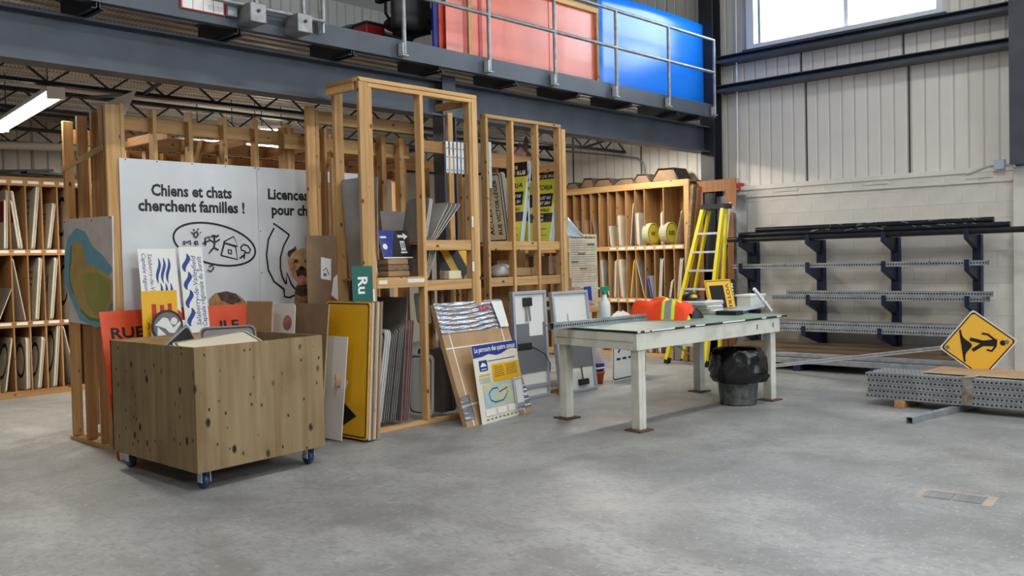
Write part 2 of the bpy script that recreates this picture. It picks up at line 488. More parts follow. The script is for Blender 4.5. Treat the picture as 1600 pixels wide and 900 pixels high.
def concrete():
    m = bpy.data.materials.new('concrete'); m.use_nodes = True
    nt = m.node_tree; n = nt.nodes; L = nt.links; b = n['Principled BSDF']
    tc = n.new('ShaderNodeTexCoord')
    def nz(scale, detail, dist=0.0, st=(1, 1, 1)):
        mp = n.new('ShaderNodeMapping'); mp.inputs['Scale'].default_value = st; L.new(tc.outputs['Object'], mp.inputs[0])
        q = n.new('ShaderNodeTexNoise'); q.inputs['Scale'].default_value = scale; q.inputs['Detail'].default_value = detail; q.inputs['Distortion'].default_value = dist
        L.new(mp.outputs[0], q.inputs[0]); return q.outputs['Fac']
    def mr(x, a, c, d, e):
        q = n.new('ShaderNodeMapRange'); 
        for i, v in enumerate((a, c, d, e)): q.inputs[i + 1].default_value = v
        L.new(x, q.inputs[0]); return q.outputs[0]
    def mix(f, a, c):
        q = n.new('ShaderNodeMix'); q.data_type = 'RGBA'; L.new(f, q.inputs[0])
        for i, v in ((6, a), (7, c)):
            if isinstance(v, tuple): q.inputs[i].default_value = (*lin(v), 1)
            else: L.new(v, q.inputs[i])
        return q.outputs[2]
    c = mix(mr(nz(0.55, 6, 0.2), 0.35, 0.65, 0, 1), (152, 153, 151), (132, 134, 134))
    c = mix(mr(nz(2.2, 9, 0.25), 0.47, 0.68, 0, 0.55), c, (108, 107, 104))
    c = mix(mr(nz(1.4, 8, 0.3, (1, 0.6, 1)), 0.52, 0.70, 0, 0.5), c, (186, 186, 184))
    c = mix(mr(nz(34, 5, 0.2, (1, 0.45, 1)), 0.50, 0.68, 0, 0.5), c, (112, 111, 108))
    c = mix(mr(nz(70, 4, 0.1, (0.35, 1, 1)), 0.60, 0.72, 0, 0.55), c, (196, 196, 192))
    c = mix(mr(nz(9, 8, 0.4), 0.50, 0.70, 0, 0.4), c, (118, 117, 113))
    L.new(c, b.inputs['Base Color'])
    L.new(mr(nz(1.3, 5), 0.3, 0.7, 0.34, 0.58), b.inputs['Roughness'])
    bp = n.new('ShaderNodeBump'); bp.inputs['Strength'].default_value = 0.12; bp.inputs['Distance'].default_value = 0.01
    L.new(nz(14, 6), bp.inputs['Height']); L.new(bp.outputs[0], b.inputs['Normal'])
    MATS['concrete'] = m
concrete()
def deck_mat():
    m = mat('deck', (196, 194, 188), 0.38, 0.25, (176, 174, 168), 6.0)
    nt = m.node_tree; n = nt.nodes; L = nt.links; b = n['Principled BSDF']
    tc = n.new('ShaderNodeTexCoord'); v = n.new('ShaderNodeTexVoronoi'); v.inputs['Scale'].default_value = 26; v.inputs['Randomness'].default_value = 0.0
    L.new(tc.outputs['Object'], v.inputs['Vector'])
    q = n.new('ShaderNodeMapRange'); q.inputs[1].default_value = 0.22; q.inputs[2].default_value = 0.30; L.new(v.outputs['Distance'], q.inputs[0])
    x = n.new('ShaderNodeMix'); x.data_type = 'RGBA'; x.inputs[6].default_value = (0.03, 0.03, 0.03, 1)
    L.new(q.outputs[0], x.inputs[0]); L.new(b.inputs['Base Color'].links[0].from_socket, x.inputs[7]); L.new(x.outputs[2], b.inputs['Base Color'])
deck_mat()

# ------------------------------------------------------------------ room shell
struct(box('floor', 'concrete', -7, 12.7, -8, 14.2, -0.15, 0.0))
struct(box('ceiling', 'roof_grey', -7.2, 12.9, -8.3, 14.4, 8.0, 8.2))
struct(box('wall_left', 'drywall', -7.2, -7.0, -8.2, 14.2, 0, 8))

# wall behind the camera, with three tall windows
wf = MB()
wf.box(-7, 12.7, -8.2, -8.0, 0, 4.3); wf.box(-7, 12.7, -8.2, -8.0, 6.5, 8)
for xa, xb in ((-7, 0.5), (3.5, 4.5), (7.5, 8.5), (11.5, 12.7)): wf.box(xa, xb, -8.2, -8.0, 4.3, 6.5)
struct(wf.build('wall_front', 'drywall'))
for k, xa in enumerate((0.5, 4.5, 8.5)):
    w = struct(MB().box(xa, xa + 3, -8.16, -8.04, 4.3, 4.38).box(xa, xa + 3, -8.16, -8.04, 6.42, 6.5).box(xa, xa + .08, -8.16, -8.04, 4.38, 6.42)
               .box(xa + 2.92, xa + 3, -8.16, -8.04, 4.38, 6.42).box(xa + 1.46, xa + 1.54, -8.16, -8.04, 4.38, 6.42).build('window_%d' % (k + 3), 'white_frame'))
    box('pane', 'pane_glass', xa + .08, xa + 1.46, -8.11, -8.105, 4.38, 6.42, w); box('pane', 'pane_glass', xa + 1.54, xa + 2.92, -8.11, -8.105, 4.38, 6.42, w)

# ribbed sheet: profile along one horizontal axis, extruded up
def ribbed(name, along, fixed, a0, a1, z0, z1, parent, m='siding', pitch=0.178, depth=0.012, face=-1):
    """face -1: the visible side looks toward -fixed axis"""
    prof = []; a = a0
    while a < a1 - 0.02:
        e = min(a + pitch, a1)
        prof += [(a, 0), (a + 0.004, -depth * 0.9), (a + 0.010, -depth), (a + 0.024, -depth), (a + 0.034, 0)]
        a = e
    prof.append((a1, 0))
    mb = MB(); vs = []
    for z in (z0, z1):
        for s, d in prof:
            c = fixed - d * face * -1
            vs.append((s, c, z) if along == 'x' else (c, s, z))
    n = len(prof)
    fs = [(i, i + 1, n + i + 1, n + i) for i in range(n - 1)]
    mb.add(vs, fs)
    return mb.build(name, m, parent)

_before = set(bpy.data.objects)
# right-hand wall: block base with real courses, ribbed metal siding above
WX = 12.46
wr = struct(thing('wall_right', None, None, (12.6, 3, 0)))
mb = MB().box(12.4635, 12.7, 3.2, 8.2, 0, 2.63).box(12.495, 12.7, -8, 3.2, 0, 2.63).box(12.495, 12.7, 8.2, 14.2, 0, 2.63).box(12.56, 12.7, -8, 14.2, 2.63, 4.62)
mb.box(12.56, 12.7, -8, 14.2, 6.32, 8)
for ya, yb in ((-8, -0.6), (2.3, 3.99), (6.74, 14.2)): mb.box(12.56, 12.7, ya, yb, 4.62, 6.32)
mb.build('wall_core', 'mortar', wr)
BL = None
H = 0.2022
for c in range(13):
    y = 3.20 + (0.2 if c % 2 else 0.0) - 0.4
    while y < 8.1:
        y0, y1 = max(y, 3.20), min(y + 0.4, 8.2)
        if y1 - y0 > 0.1:
            full = abs((y1 - y0) - 0.4) < 1e-3
            if full and BL is not None:
                o = BL.copy(); COL.objects.link(o); o.parent = wr
                o.location = BL.location + Vector((0, y0 - BLy, c * H - BLz))
            else:
                o = box('block', 'block', WX, 12.50, y0 + 0.002, y1 - 0.002, c * H + 0.002, (c + 1) * H - 0.002, wr, 0.003)
                if full: BL = o; BLy = y0; BLz = c * H
        y += 0.4
box('block_return', 'block', 12.40, 12.50, 2.2, 3.195, 0, 2.63, wr, 0.004)
box('wall_face_beyond', 'block', WX, 12.50, 8.2, 14.0, 0, 2.63, wr)
box('wall_face_beside', 'block', WX, 12.50, -8, 2.2, 0, 2.63, wr)
box('ledge', 'siding', 12.44, 12.58, 3.2, 14, 2.60, 2.665, wr, 0.004)
box('cover_plate', 'block', 12.445, 12.46, 6.345, 5.999, 2.545, 2.585, wr, 0.003)
box('cover_plate', 'block', 12.445, 12.46, 5.041, 4.714, 2.545, 2.585, wr, 0.003)
box('cover_plate', 'block', 12.445, 12.46, 3.746, 3.427, 2.53, 2.60, wr, 0.003)
ys = [3.0, 4.468, 5.895, 7.32, 8.75, 10.18, 11.6, 13.03, 14.0]
for a, c in zip(ys[:-1], ys[1:]):
    ribbed('panel', 'y', 12.555, a + 0.008, c - 0.008, 2.665, 4.14, wr)
    box('seam', 'siding_joint', 12.546, 12.559, c - 0.010, c + 0.010, 2.67, 4.14, wr)
ys = [3.0, 3.1, 4.53, 5.96, 7.39, 8.8, 10.2, 11.6, 14.0]
for a, c in zip(ys[1:-1], ys[2:]):
    ribbed('panel', 'y', 12.553, a + 0.008, c - 0.008, 4.10, 4.64, wr)
    box('seam', 'siding_joint', 12.545, 12.558, c - 0.010, c + 0.010, 4.14, 4.62, wr)
for a, c in ((-8, -0.62), (2.32, 3.1), (3.1, 3.95), (6.78, 8.2), (8.2, 11), (11, 14)):
    ribbed('panel', 'y', 12.551, a + 0.008, c - 0.008, 4.62, 6.36, wr)
for a, c in ((-8, -0.62), (-0.6, 3.9), (3.95, 8.2), (8.2, 14)):
    ribbed('panel', 'y', 12.551, a + 0.008, c - 0.008, 6.34, 8.0, wr)
ribbed('panel', 'y', 12.551, -8, 3.0, 2.665, 4.62, wr)

# girts across the siding
def girt(y0, y1, z, name):
    m = MB()
    m.box(12.28, 12.54, y0, y1, z, z + 0.012).box(12.272, 12.28, y0, y1, z - 0.0, z + 0.045)
    m.box(12.40, 12.41, y0, y1, z + 0.012, z + 0.10).box(12.30, 12.54, y0, y1, z + 0.10, z + 0.112)
    struct(m.build(name, 'steel'))
girt(3.17, 7.19, 4.075, 'trim_1')
girt(3.17, 7.19, 4.505, 'trim_2')
girt(7.43, 13.9, 4.075, 'trim_3')

# high windows
for k, (ya, yb) in enumerate(WINDOWS_R):
    z0, z1 = 4.655, 6.30; ym = (ya + yb) / 2 - 0.08
    w = MB().box(12.40, 12.62, ya, yb, z0, z0 + .07).box(12.40, 12.62, ya, yb, z1 - .07, z1)
    w.box(12.40, 12.62, ya, ya + .08, z0 + .07, z1 - .07).box(12.40, 12.62, yb - .12, yb, z0 + .07, z1 - .07)
    w = struct(w.build('window_%d' % (k + 1), 'white_frame'))
    box('mullion', 'white_frame', 12.50, 12.60, ym - .035, ym + .035, z0 + .07, z1 - .07, w, 0.006)
    box('sash', 'steel', 12.54, 12.60, yb - .15, yb - .12, z0 + .07, z1 - .07, w)
    box('sill', 'steel', 12.36, 12.42, ya - .05, yb + .05, z0 - .035, z0, w)
    box('pane', 'pane_glass', 12.56, 12.565, ya + .08, ym - .035, z0 + .07, z1 - .07, w)
    box('pane', 'pane_glass', 12.56, 12.565, ym + .035, yb - .15, z0 + .07, z1 - .07, w)

# back wall far behind the racks
wb = struct(thing('wall_back', None, None, (3, 14.1, 0)))
box('wall_core', 'drywall', -7, 12.7, 14.0, 14.2, 0, 8, wb)
for k in range(13):
    ribbed('panel', 'x', 13.99, -1 + k * 1.0 + 0.008, k * 1.0 - 0.008, 2.4, 6.5, wb, 'siding', 0.2)

# steel columns
def hcol(name, x0, x1, y0, y1, z0, z1, m='steel'):
    """H section, flanges facing -x and +x"""
    t = 0.018; ym = (y0 + y1) / 2
    struct(MB().box(x0, x0 + t, y0, y1, z0, z1).box(x1 - t, x1, y0, y1, z0, z1).box(x0 + t, x1 - t, ym - .006, ym + .006, z0, z1).build(name, m))
hcol('column_corner', 12.20, 12.44, 7.19, 7.42, 0, 8.0, 'steel_dark')
hcol('column_window', 12.15, 12.40, 2.90, 3.165, 2.64, 8.0)
hcol('column_middle', 6.767, 6.956, 7.262, 7.43, 0, 3.60)

# ------------------------------------------------------------------ mezzanine
m = MB()
m.box(-3, 12.19, 7.25, 7.47, 3.192, 3.212).box(-3, 12.19, 7.25, 7.47, 3.558, 3.578).box(-3, 12.19, 7.352, 7.366, 3.212, 3.558)
bm_ = struct(m.build('mezzanine_beam', 'steel'))
cx = 12.332
box('end_plate', 'steel', cx - 0.06, cx + 0.03, 7.335, 7.352, 3.24, 3.54, bm_)
for k in range(5):
    MB().tube([(cx - 0.02, 7.336, 3.27 + 0.06 * k), (cx - 0.02, 7.318, 3.27 + 0.06 * k)], 0.014, n=6).build('bolt', 'steel', bm_)
box('stiffener', 'steel', 6.744, 6.932, 7.238, 7.25, 3.2, 3.63, bm_)
m = MB()
m.box(-3, 11.87, 6.95, 6.958, 3.63, 3.816).box(-3, 11.87, 6.958, 7.03, 3.63, 3.638).box(-3, 11.87, 6.958, 7.03, 3.808, 3.816)
struct(m.build('mezzanine_fascia', 'steel'))
# paired channel joists resting on the beam
for px in (2.344, 3.001, 4.176, 5.354, 6.469, 7.602, 8.715, 9.792, 10.872) + (11.447,):
    m = MB()
    for s in (-1, 1):
        m.box(px + s * 0.012 - 0.004, px + s * 0.012 + 0.004, 6.96, 7.62, 3.58, 3.77)
        a, c = sorted((px + s * 0.008, px + s * 0.05))
        m.box(a, c, 6.96, 7.62, 3.58, 3.588).box(a, c, 6.96, 7.62, 3.762, 3.77)
    struct(m.build('floor_joist', 'steel_dark'))
# corrugated deck, flutes along the beam
prof = []; y = 6.97
while y < 13.9:
    prof += [(y, 3.772), (y + 0.09, 3.772), (y + 0.11, 3.805), (y + 0.15, 3.805)]; y += 0.17
vs = [(x, a, z) for x in (-3, 11.85) for a, z in prof]; n = len(prof)
m = MB().add(vs, [(i, i + 1, n + i + 1, n + i) for i in range(n - 1)])
struct(m.build('deck_underside', 'deck'))
m = MB().box(-3, 11.86, 6.96, 14.0, 3.806, 3.82)
struct(m.build('mezzanine_floor', 'roof_grey'))
# open web joists below the deck
for ty in (8.9, 10.4, 11.9, 13.2):
    t = struct(thing('open_web_joist', None, None, (5, ty, 3.3)))
    for z in (3.34, 3.53):
        zz = z if z < 3.4 else 3.535
        MB().box(-1, 12.3, ty - .045, ty - .007, zz, zz + .006).box(-1, 12.3, ty + .007, ty + .045, zz, zz + .006).box(-1, 12.3, ty - .013, ty - .007, zz, zz + .04).box(-1, 12.3, ty + .007, ty + .013, zz, zz + .04).build('bottom_chord' if z < 3.4 else 'top_chord', 'steel_dark', t)
    W0 = MB().bar((0, ty, 3.36), (0.28, ty, 3.57), 0.016, 0.016).build('web_bar', 'steel_dark', t)
    for k in range(-2, 22):
        for s in (0, 1):
            MB().bar((k * 0.56 + 0.28 * s, ty, 3.36 if not s else 3.565), (k * 0.56 + 0.28 + 0.28 * s, ty, 3.565 if not s else 3.36), 0.018, 0.018).build('web_bar', 'steel_dark', t)
    bpy.data.objects.remove(W0)
# cross bridging between the joists
for x in (4.2, 7.6, 11.2):
    m = MB().bar((x, 7.48, 3.56), (x + .05, 8.9, 3.36), 0.03, 0.03).bar((x, 8.9, 3.36), (x + .1, 10.4, 3.54), 0.03, 0.03)
    struct(m.build('joist_bridging', 'steel_dark'))
# the wall's base course starts below the slab: seat wall, steel and deck 7 cm lower
for o in set(bpy.data.objects) - _before:
    if o.parent is None: o.location.z -= 0.07

# lamps under the mezzanine roof
def tube_light(name, p, q, label, power, glow='tube_glow', r=0.07, group=None):
    p = Vector(p); q = Vector(q); c = (p + q) / 2
    t = thing(name, label, 'light', (c.x, c.y, c.z))
    d = (q - p).normalized(); s = d.cross(Vector((0, 0, 1))).normalized()
    T = Matrix(((d.x, s.x, 0, p.x), (d.y, s.y, 0, p.y), (0, 0, 1, p.z), (0, 0, 0, 1))); Lg = (q - p).length
    prof = [(-r, 0.02), (-r * 0.8, -0.035), (-r * 0.4, -0.055), (0, -0.06), (r * 0.4, -0.055), (r * 0.8, -0.035), (r, 0.02)]
    n = len(prof)
    MB(T).add([(x, a, z) for x in (0.02, Lg - 0.02) for a, z in prof], [(i, i + 1, n + i + 1, n + i) for i in range(n - 1)], None, True).build('diffuser', glow, t)
    MB(T).box(0, Lg, -r - .005, r + .005, 0.02, 0.06).build('housing', 'white', t)
    for x in (0, Lg - 0.03): MB(T).box(x, x + .03, -r - .004, r + .004, -0.05, 0.02).build('end_cap', 'white', t)
    for x in (0.3, Lg - 0.3): MB(T).tube([(x, 0, 0.06), (x, 0, 3.70 - p.z)], 0.006, n=5).build('hanger', 'steel_dark', t)
    if power:
        l = area_light(name + '_lamp', c - Vector((0, 0, 0.08)), c - Vector((0, 0, 2)), Lg, 0.14, power, (1.0, 0.93, 0.82))
        l.rotation_euler = (0, 0, math.atan2(d.y, d.x))
    return t
E1 = Vector((3.332, 8.667, 3.160)); E0 = Vector((3.958, 13.458, 3.160))
dd = (E0 - E1).normalized()
tube_light('ceiling_tube_light', E1, E1 + dd * 2.4, 'bright white tube light hanging at far left above the shelves', 60)
tube_light('ceiling_tube_light', (6.263, 10.700, 3.299), (6.494, 10.500, 3.330), 'small lit tube light seen between the studs above the white sign', 40)
tube_light('ceiling_tube_light', (6.780, 10.900, 3.375), (7.058, 10.700, 3.411), 'lit tube light behind the cluster of three studs', 40)
tube_light('ceiling_tube_light', (9.5, 8.1, 3.38), (11.7, 8.1, 3.38), 'added tube light hidden behind the beam, brightening the siding above the wall shelf', 68)  # added lamp, out of sight behind the beam, to brighten the siding there
tube_light('ceiling_tube_light', (5.6, 10.9, 3.13), (8.0, 10.9, 3.13), 'tube light deep under the mezzanine behind the open tower', 70)
# high bay lamps of the hall roof
for k, (x, y) in enumerate(((-2.5, -3), (3, -3), (8, -3), (-2.5, 2.6), (3, 2.6), (7.6, 2.6))):
    t = thing('high_bay_light', 'square high bay lamp hanging from the hall roof', 'light', (x, y, 7.2), 'high bay lamps of the hall')
    box('housing', 'white', x - .5, x + .5, y - .3, y + .3, 7.22, 7.34, t, 0.01)
    box('diffuser', 'lamp_glow', x - .47, x + .47, y - .27, y + .27, 7.20, 7.22, t)
    MB().tube([(x, y, 7.34), (x, y, 8.0)], 0.01, n=6).build('hanger', 'steel_dark', t)
    area_light('high_bay_lamp', (x, y, 7.17), (x, y, 0), 0.94, 0.54, HB, (1.0, 0.98, 0.95))

# ------------------------------------------------------------------ lumber storage racks
S = 0.038; D = 0.089
# long rack that carries the white signs
ra = thing('lumber_rack', 'long rough lumber storage rack carrying the white signs and the map', 'rack', (4.785, 8.326, 0))
XA = 3.402
for px, top in ((243, 2.967), (299, 2.976), (352, 2.967), (401, 2.976)):
    x = {243: 3.825, 299: 4.163, 352: 4.508, 401: 4.840}[px]
    lumber(ra, 'stud', x, x + S, 7.847, 7.847 + D, 0.04, top)
x = 5.150
for k in range(3): lumber(ra, 'stud', x + k * (S + .002) + (.012 if k == 2 else 0), x + k * (S + .002) + S + (.012 if k == 2 else 0), 7.847 - 0.02 * (k == 1), 7.847 + D, 0.04, 2.928 + 0.03 * (k == 1))
for x in (5.694, 6.220, 6.699): lumber(ra, 'stud', x, x + S, 7.847, 7.847 + D, 0.04, 2.909)
# end face: studs with their wide side to the front
for k, y in enumerate((8.762, 8.450, 8.152)):
    lumber(ra, 'stud', XA, XA + D, y - S, y, 0.04, (2.928, 2.938, 2.948)[k], 'oldlumber' if k else 'lumber')
lumber(ra, 'corner_post', XA, XA + 0.125, 7.833, 7.833 + S, 0.04, 2.967)
lumber(ra, 'corner_post', XA + 0.128, XA + 0.128 + S, 7.838, 7.838 + D, 0.04, 2.986)
lumber(ra, 'corner_post', XA, XA + S, 7.895, 7.895 + D, 0.04, 2.957, 'oldlumber')
lumber(ra, 'sill', XA, XA + D, 7.828, 8.824, 0.0, 0.038)
lumber(ra, 'sill', XA + D, 6.890, 7.847, 7.847 + D, 0.0, 0.038)
lumber(ra, 'sill', XA + D, 7.273, 8.737, 8.824, 0.0, 0.038)
lumber(ra, 'top_rail', XA + 0.17, 5.422, 7.934, 7.934 + S, 2.775, 2.900)
lumber(ra, 'top_rail', XA + 0.1, 8.039, 8.833, 8.833 + S, 2.737, 2.871, 'oldlumber')
lumber(ra, 'top_rail', XA + 0.95, 8.039, 9.522, 9.522 + S, 2.680, 2.814, 'oldlumber')
MB().bar((XA - .008, 8.776, 2.488), (XA - .008, 7.886, 2.603), 0.012, 0.05).build('lath', 'lumber_y', ra)
x = 3.780
while x < 7.943:
    lumber(ra, 'stud', x, x + S, 8.737, 8.824, 0.04, 2.852, 'oldlumber')
    lumber(ra, 'stud', x + .12, x + .12 + S, 9.436, 9.522, 0.0, 2.794, 'oldlumber')
    x += 0.40
for x in (4.019, 4.785, 5.551, 6.316, 7.082):
    lumber(ra, 'cross_piece', x, x + S, 7.972, 8.833, 2.737, 2.823, 'oldlumber')
# diagonal board leaning inside
MB().bar((4.421, 8.517, 2.010), (4.651, 8.517, 2.823), 0.03, 0.09, None, (0, 1, 0)).build('brace', 'oldlumber_z', ra)

# open tower in front of the beam
rb = thing('lumber_tower', 'tall open lumber tower of sign bins in front of the steel beam', 'rack', (5.9, 6.95, 0))
YB0, YB1 = 6.66, 7.16
XB = 5.178; XB2 = 6.676; XM = 5.903
TZ = 3.248
for z0, z1 in ((TZ - S, TZ), (TZ - 2 * S - .006, TZ - S - .005)):
    lumber(rb, 'top_plate', XB if z1 == TZ else XB + 0.10, XB2 if z1 == TZ else XB2 - 0.075, YB0, YB0 + D, z0, z1)
lumber(rb, 'top_plate', XB, XB + D, YB0 + D, YB1, TZ - S, TZ, 'oldlumber')
lumber(rb, 'top_plate', XB, XB + S, YB0 + D, YB1, TZ - 2.9 * S, TZ - S - .002)
lumber(rb, 'top_plate', XB2 - 0.12, XB2 - 0.08, YB0 + D, YB1, TZ - 3 * S, TZ - S - .002, 'oldlumber')
B0 = TZ - 2 * S - .004
lumber(rb, 'corner_post', XB, XB + 0.098, YB0, YB0 + S, 0.04, TZ - S - .002)
lumber(rb, 'corner_post', XB + 0.10, XB + 0.10 + 0.05, YB0 + .004, YB0 + D, 0.04, B0)
lumber(rb, 'stud', XM, XM + S + .004, YB0, YB0 + D, 0.04, B0)
lumber(rb, 'corner_post', XB2 - 0.075, XB2, YB0, YB0 + S, 0.04, TZ - S - .002)
lumber(rb, 'corner_post', XB2 - 0.115, XB2 - 0.077, YB0 + .004, YB0 + D, 0.04, B0)
x = 5.242
lumber(rb, 'rear_post', x, x + 0.10, 7.12, 7.16, 0.04, TZ - S - .004)
x = 6.681
lumber(rb, 'rear_post', x, x + 0.07, 7.10, 7.135, 0.04, TZ - 3 * S)
lumber(rb, 'sill', XB - 0.02, XB2, YB0, YB0 + D, 0.0, 0.038)
lumber(rb, 'sill', XB - 0.02, XB2, 7.55, 7.64, 0.0, 0.038, 'oldlumber')
# rear lattice of the tower bay
for k, (px, z1) in enumerate(((600, 2.9), (628, 2.9), (672, 2.6), (690, 2.65), (704, 2.7), (720, 2.6))):
    x = {600: 6.187, 628: 6.432, 672: 6.808, 690: 7.028, 704: 7.165, 720: 7.345}[px]
    lumber(rb, 'divider', x, x + (0.06 if px < 650 else 0.045), 7.6, 7.69, 0.04, z1, 'lumber' if k % 2 else 'oldlumber')
lumber(rb, 'rear_rail', XB - 0.1, XB2 - 0.02, 7.70, 7.74, 2.70, 2.84)
# shelf fronts
SZ1 = 1.431
lumber(rb, 'shelf_front', XB + 0.15, XM, YB0, YB0 + S, SZ1 - 0.10, SZ1)
box('shelf_board', 'osb_edge', XB + 0.1, XM + .1, YB0 + S, 7.59, SZ1 - 0.02, SZ1 - 0.003, rb)
SZ2 = 1.779; SZ3 = 1.388
for z in (SZ2, SZ3):
    lumber(rb, 'shelf_front', XM + S + .006, XB2 - 0.12, YB0 + 0.01, YB0 + 0.01 + S, z - 0.10, z)
    box('shelf_board', 'osb_edge', XM + S + .006, XB2 - .01, YB0 + .01 + S, 7.16, z - 0.02, z - 0.003, rb)
lumber(rb, 'side_rail', XB2 - 0.04, XB2 - 0.002, YB0 + D, 7.55, SZ2 - 0.1, SZ2 - 0.01, 'oldlumber')
lumber(rb, 'rail', XM + S + .006, XB2 - 0.12, YB0 + D, YB0 + D + S, 2.641, 2.754, 'oldlumber')
for k, x in enumerate((6.304, 6.428, 6.563, 6.682)):
    lumber(rb, 'slat', x, x + S, 7.0, 7.05, 0.1, SZ3 - 0.11, 'oldlumber')
def tags(parent, spots):
    for (x0, x1, z0, z1, y) in spots:
        box('shelf_label', 'shelf_tag', x0, x1, y - 0.002, y, z0, z1, parent)
tags(rb, [(5.349, 5.447, SZ1 - .06, SZ1 - .025, YB0), (5.695, 5.904, SZ1 - .055, SZ1 - .02, YB0),
          (6.562, 6.589, 1.909, 2.020, YB0), (6.555, 6.583, 1.463, 1.560, YB0)])

# studs between the white sign and the tower
rd = thing('lumber_partition', 'lumber stud partition between the white sign and the open tower', 'rack', (5.5, 7.6, 0))
x = 5.192
lumber(rd, 'stud', x, x + 0.10, 7.5, 7.5 + S, 0.0, 3.101)
lumber(rd, 'stud', x + 0.105, x + 0.105 + S, 7.5, 7.5 + D, 0.0, 3.071)
lumber(rd, 'stud', 5.393, 5.423, 7.5, 7.58, 0.0, 2.9, 'oldlumber')
lumber(rd, 'top_rail', 5.385, 6.648, 7.60, 7.64, 2.960, 3.076)
lumber(rd, 'stud', 5.396, 5.495, 7.40, 7.438, 0.0, 2.6)
lumber(rd, 'sill', x, XB + .2, 7.5, 7.59, 0.0, 0.0379, 'oldlumber')

# second rack, right of the tower
rc = thing('lumber_bin_rack', 'lumber rack of open sign bins with yellow street signs', 'rack', (7.6, 7.1, 0))
YC = 7.05
CX = (7.193, 7.603, 8.027, 8.429)
CZ = 3.165
lumber(rc, 'top_plate', CX[0] - .004, CX[3] + S + .005, YC, YC + D, CZ - S, CZ)
for i, x in enumerate(CX):
    lumber(rc, 'stud', x, x + S, YC, YC + D, 0.04, CZ - S - .002)
lumber(rc, 'corner_post', CX[3] + S + .012, CX[3] + S + .085, YC, YC + S, 0.0, CZ - 0.05)
lumber(rc, 'sill', CX[0], CX[3] + S, YC, YC + D, 0.0, 0.038)
CS1 = 1.780; CS2 = 1.380; CS3 = 1.103
for i in range(3):
    for z in (CS1, CS2):
        lumber(rc, 'shelf_front', CX[i] + S + .002, CX[i + 1] - .002, YC + .02, YC + .02 + S, z - 0.10, z)
for z in (CS1, CS2):
    box('shelf_board', 'osb_edge', CX[0], CX[3] + S, YC + D + .002, 7.71, z - 0.02, z - 0.003, rc)
box('back_panel', 'oldlumber_z', CX[0], CX[3] + .1, 7.72, 7.74, 0, CS1 - .03, rc)
for i in range(4):
    lumber(rc, 'rear_stud', CX[i] + .05, CX[i] + .05 + S, 7.75, 7.84, 0, 2.9, 'oldlumber')
lumber(rc, 'rear_rail', CX[0] + .02, CX[3] + .2, 7.845, 7.885, 2.66, 2.78, 'oldlumber')
lumber(rc, 'rear_rail', CX[0] + .1, CX[3] + .1, 7.45, 7.49, 2.651, 2.816, 'oldlumber')
lumber(rc, 'side_rail', CX[3] + .005, CX[3] + .03, YC + D, 7.74, 2.62, 2.71)
for i in range(4):
    lumber(rc, 'side_slat', CX[0] + .01, CX[0] + .01 + S, 7.16 + .14 * i, 7.25 + .14 * i, 0.04, CS2 - .11, 'oldlumber')

# ------------------------------------------------------------------ sign plates filed on edge
def plate(name, label, group, axis, pos, along, base, w, h, t, lean, m, edge='plate_edge', r=0.03, cat='sign', face=None, extra=None):
    """a thin plate standing on edge. axis 'x': its faces look along x (slots run along x), depth along +y from `pos`.
       axis 'y': faces look along y, depth along +x. lean in degrees tilts the top towards + along."""
    a = math.radians(lean)
    if axis == 'x':
        bl = Vector((along, pos + w, base)); br = Vector((along, pos, base)); up = Vector((math.sin(a), 0, math.cos(a)))
    else:
        bl = Vector((pos, along, base)); br = Vector((pos + w, along, base)); up = Vector((0, math.sin(a), math.cos(a)))
    T, ww, hh = frame(bl, br, bl + up * h)
    o = MB(T).prism(rr(0, w, 0, h, r, 3), 0, t, m, edge).build(name, m)
    tag(o, label, cat, group)
    if face:
        A = Art(T)
        if face == 'border': A.ring(rr(.02, w - .02, .02, h - .02, r, 3), rr(.035, w - .035, .035, h - .035, r, 3), 'print_grey')
        elif face == 'circle':
            A.ring(disc(w * .55, h * .55, w * .36, 20, h * .34), disc(w * .55, h * .55, w * .29, 20, h * .27), 'print_black')
        elif face == 'marks':
            for k in range(3): A.rect(w * .3, w * .62, h * (.55 + .1 * k), h * (.59 + .1 * k), 'print_grey')
        elif face == 'arrow':
            A.stroke([(w * .4, h * .3), (w * .4, h * .6), (w * .62, h * .72), (w * .62, h * .45)], .03, 'print_black'); A.poly(disc(w * .5, h * .2, .03, 8), 'print_black')
        elif face == 'red': A.rect(.01, w - .01, h * .55, h - .02, 'maroon')
        A.build(o)
    return o

# left shelf unit, at the far left under the tube light
YL = 12.345
sl = thing('pigeonhole_shelf', 'tall wooden pigeonhole shelf of filed sign plates at far left', 'shelf', (4.402, 12.632, 0))
LZ = (0.03, 0.90, 1.80)
top = 2.756
box('top_board', 'oldlumber_x', 2.488, 7.656, YL, YL + .04, 2.641, top, sl, .003)
box('top_panel', 'osb_edge', 2.488, 7.656, YL + .04, 12.919, top - .03, top - .005, sl)
for z in LZ:
    box('shelf_edge', 'oldlumber_x', 2.488, 7.656, YL, YL + .03, z - .03, z + .045, sl, .003)
    box('shelf_board', 'osb_edge', 2.488, 7.656, YL + .03, 12.919, z + .01, z + .035, sl)
box('back_panel', 'osb_edge', 2.488, 7.656, 12.919, 12.939, 0, top, sl)
LX = [4.139 + k * 0.1905 for k in range(-7, 19)]
for x in LX:
    for i in range(3):
        z0 = LZ[i] + .045; z1 = (LZ[i + 1] - .03) if i < 2 else 2.641
        box('divider', 'oldlumber_z', x - .009, x + .009, YL + .005, 12.919, z0, z1, sl)
for i, zz in enumerate((2.670, 1.80, 0.90)):
    for x in LX[6:13]:
        box('shelf_label', 'shelf_tag', x + .03, x + .16, YL - .002, YL, zz + (.0 if i else .0), zz + .035, sl)
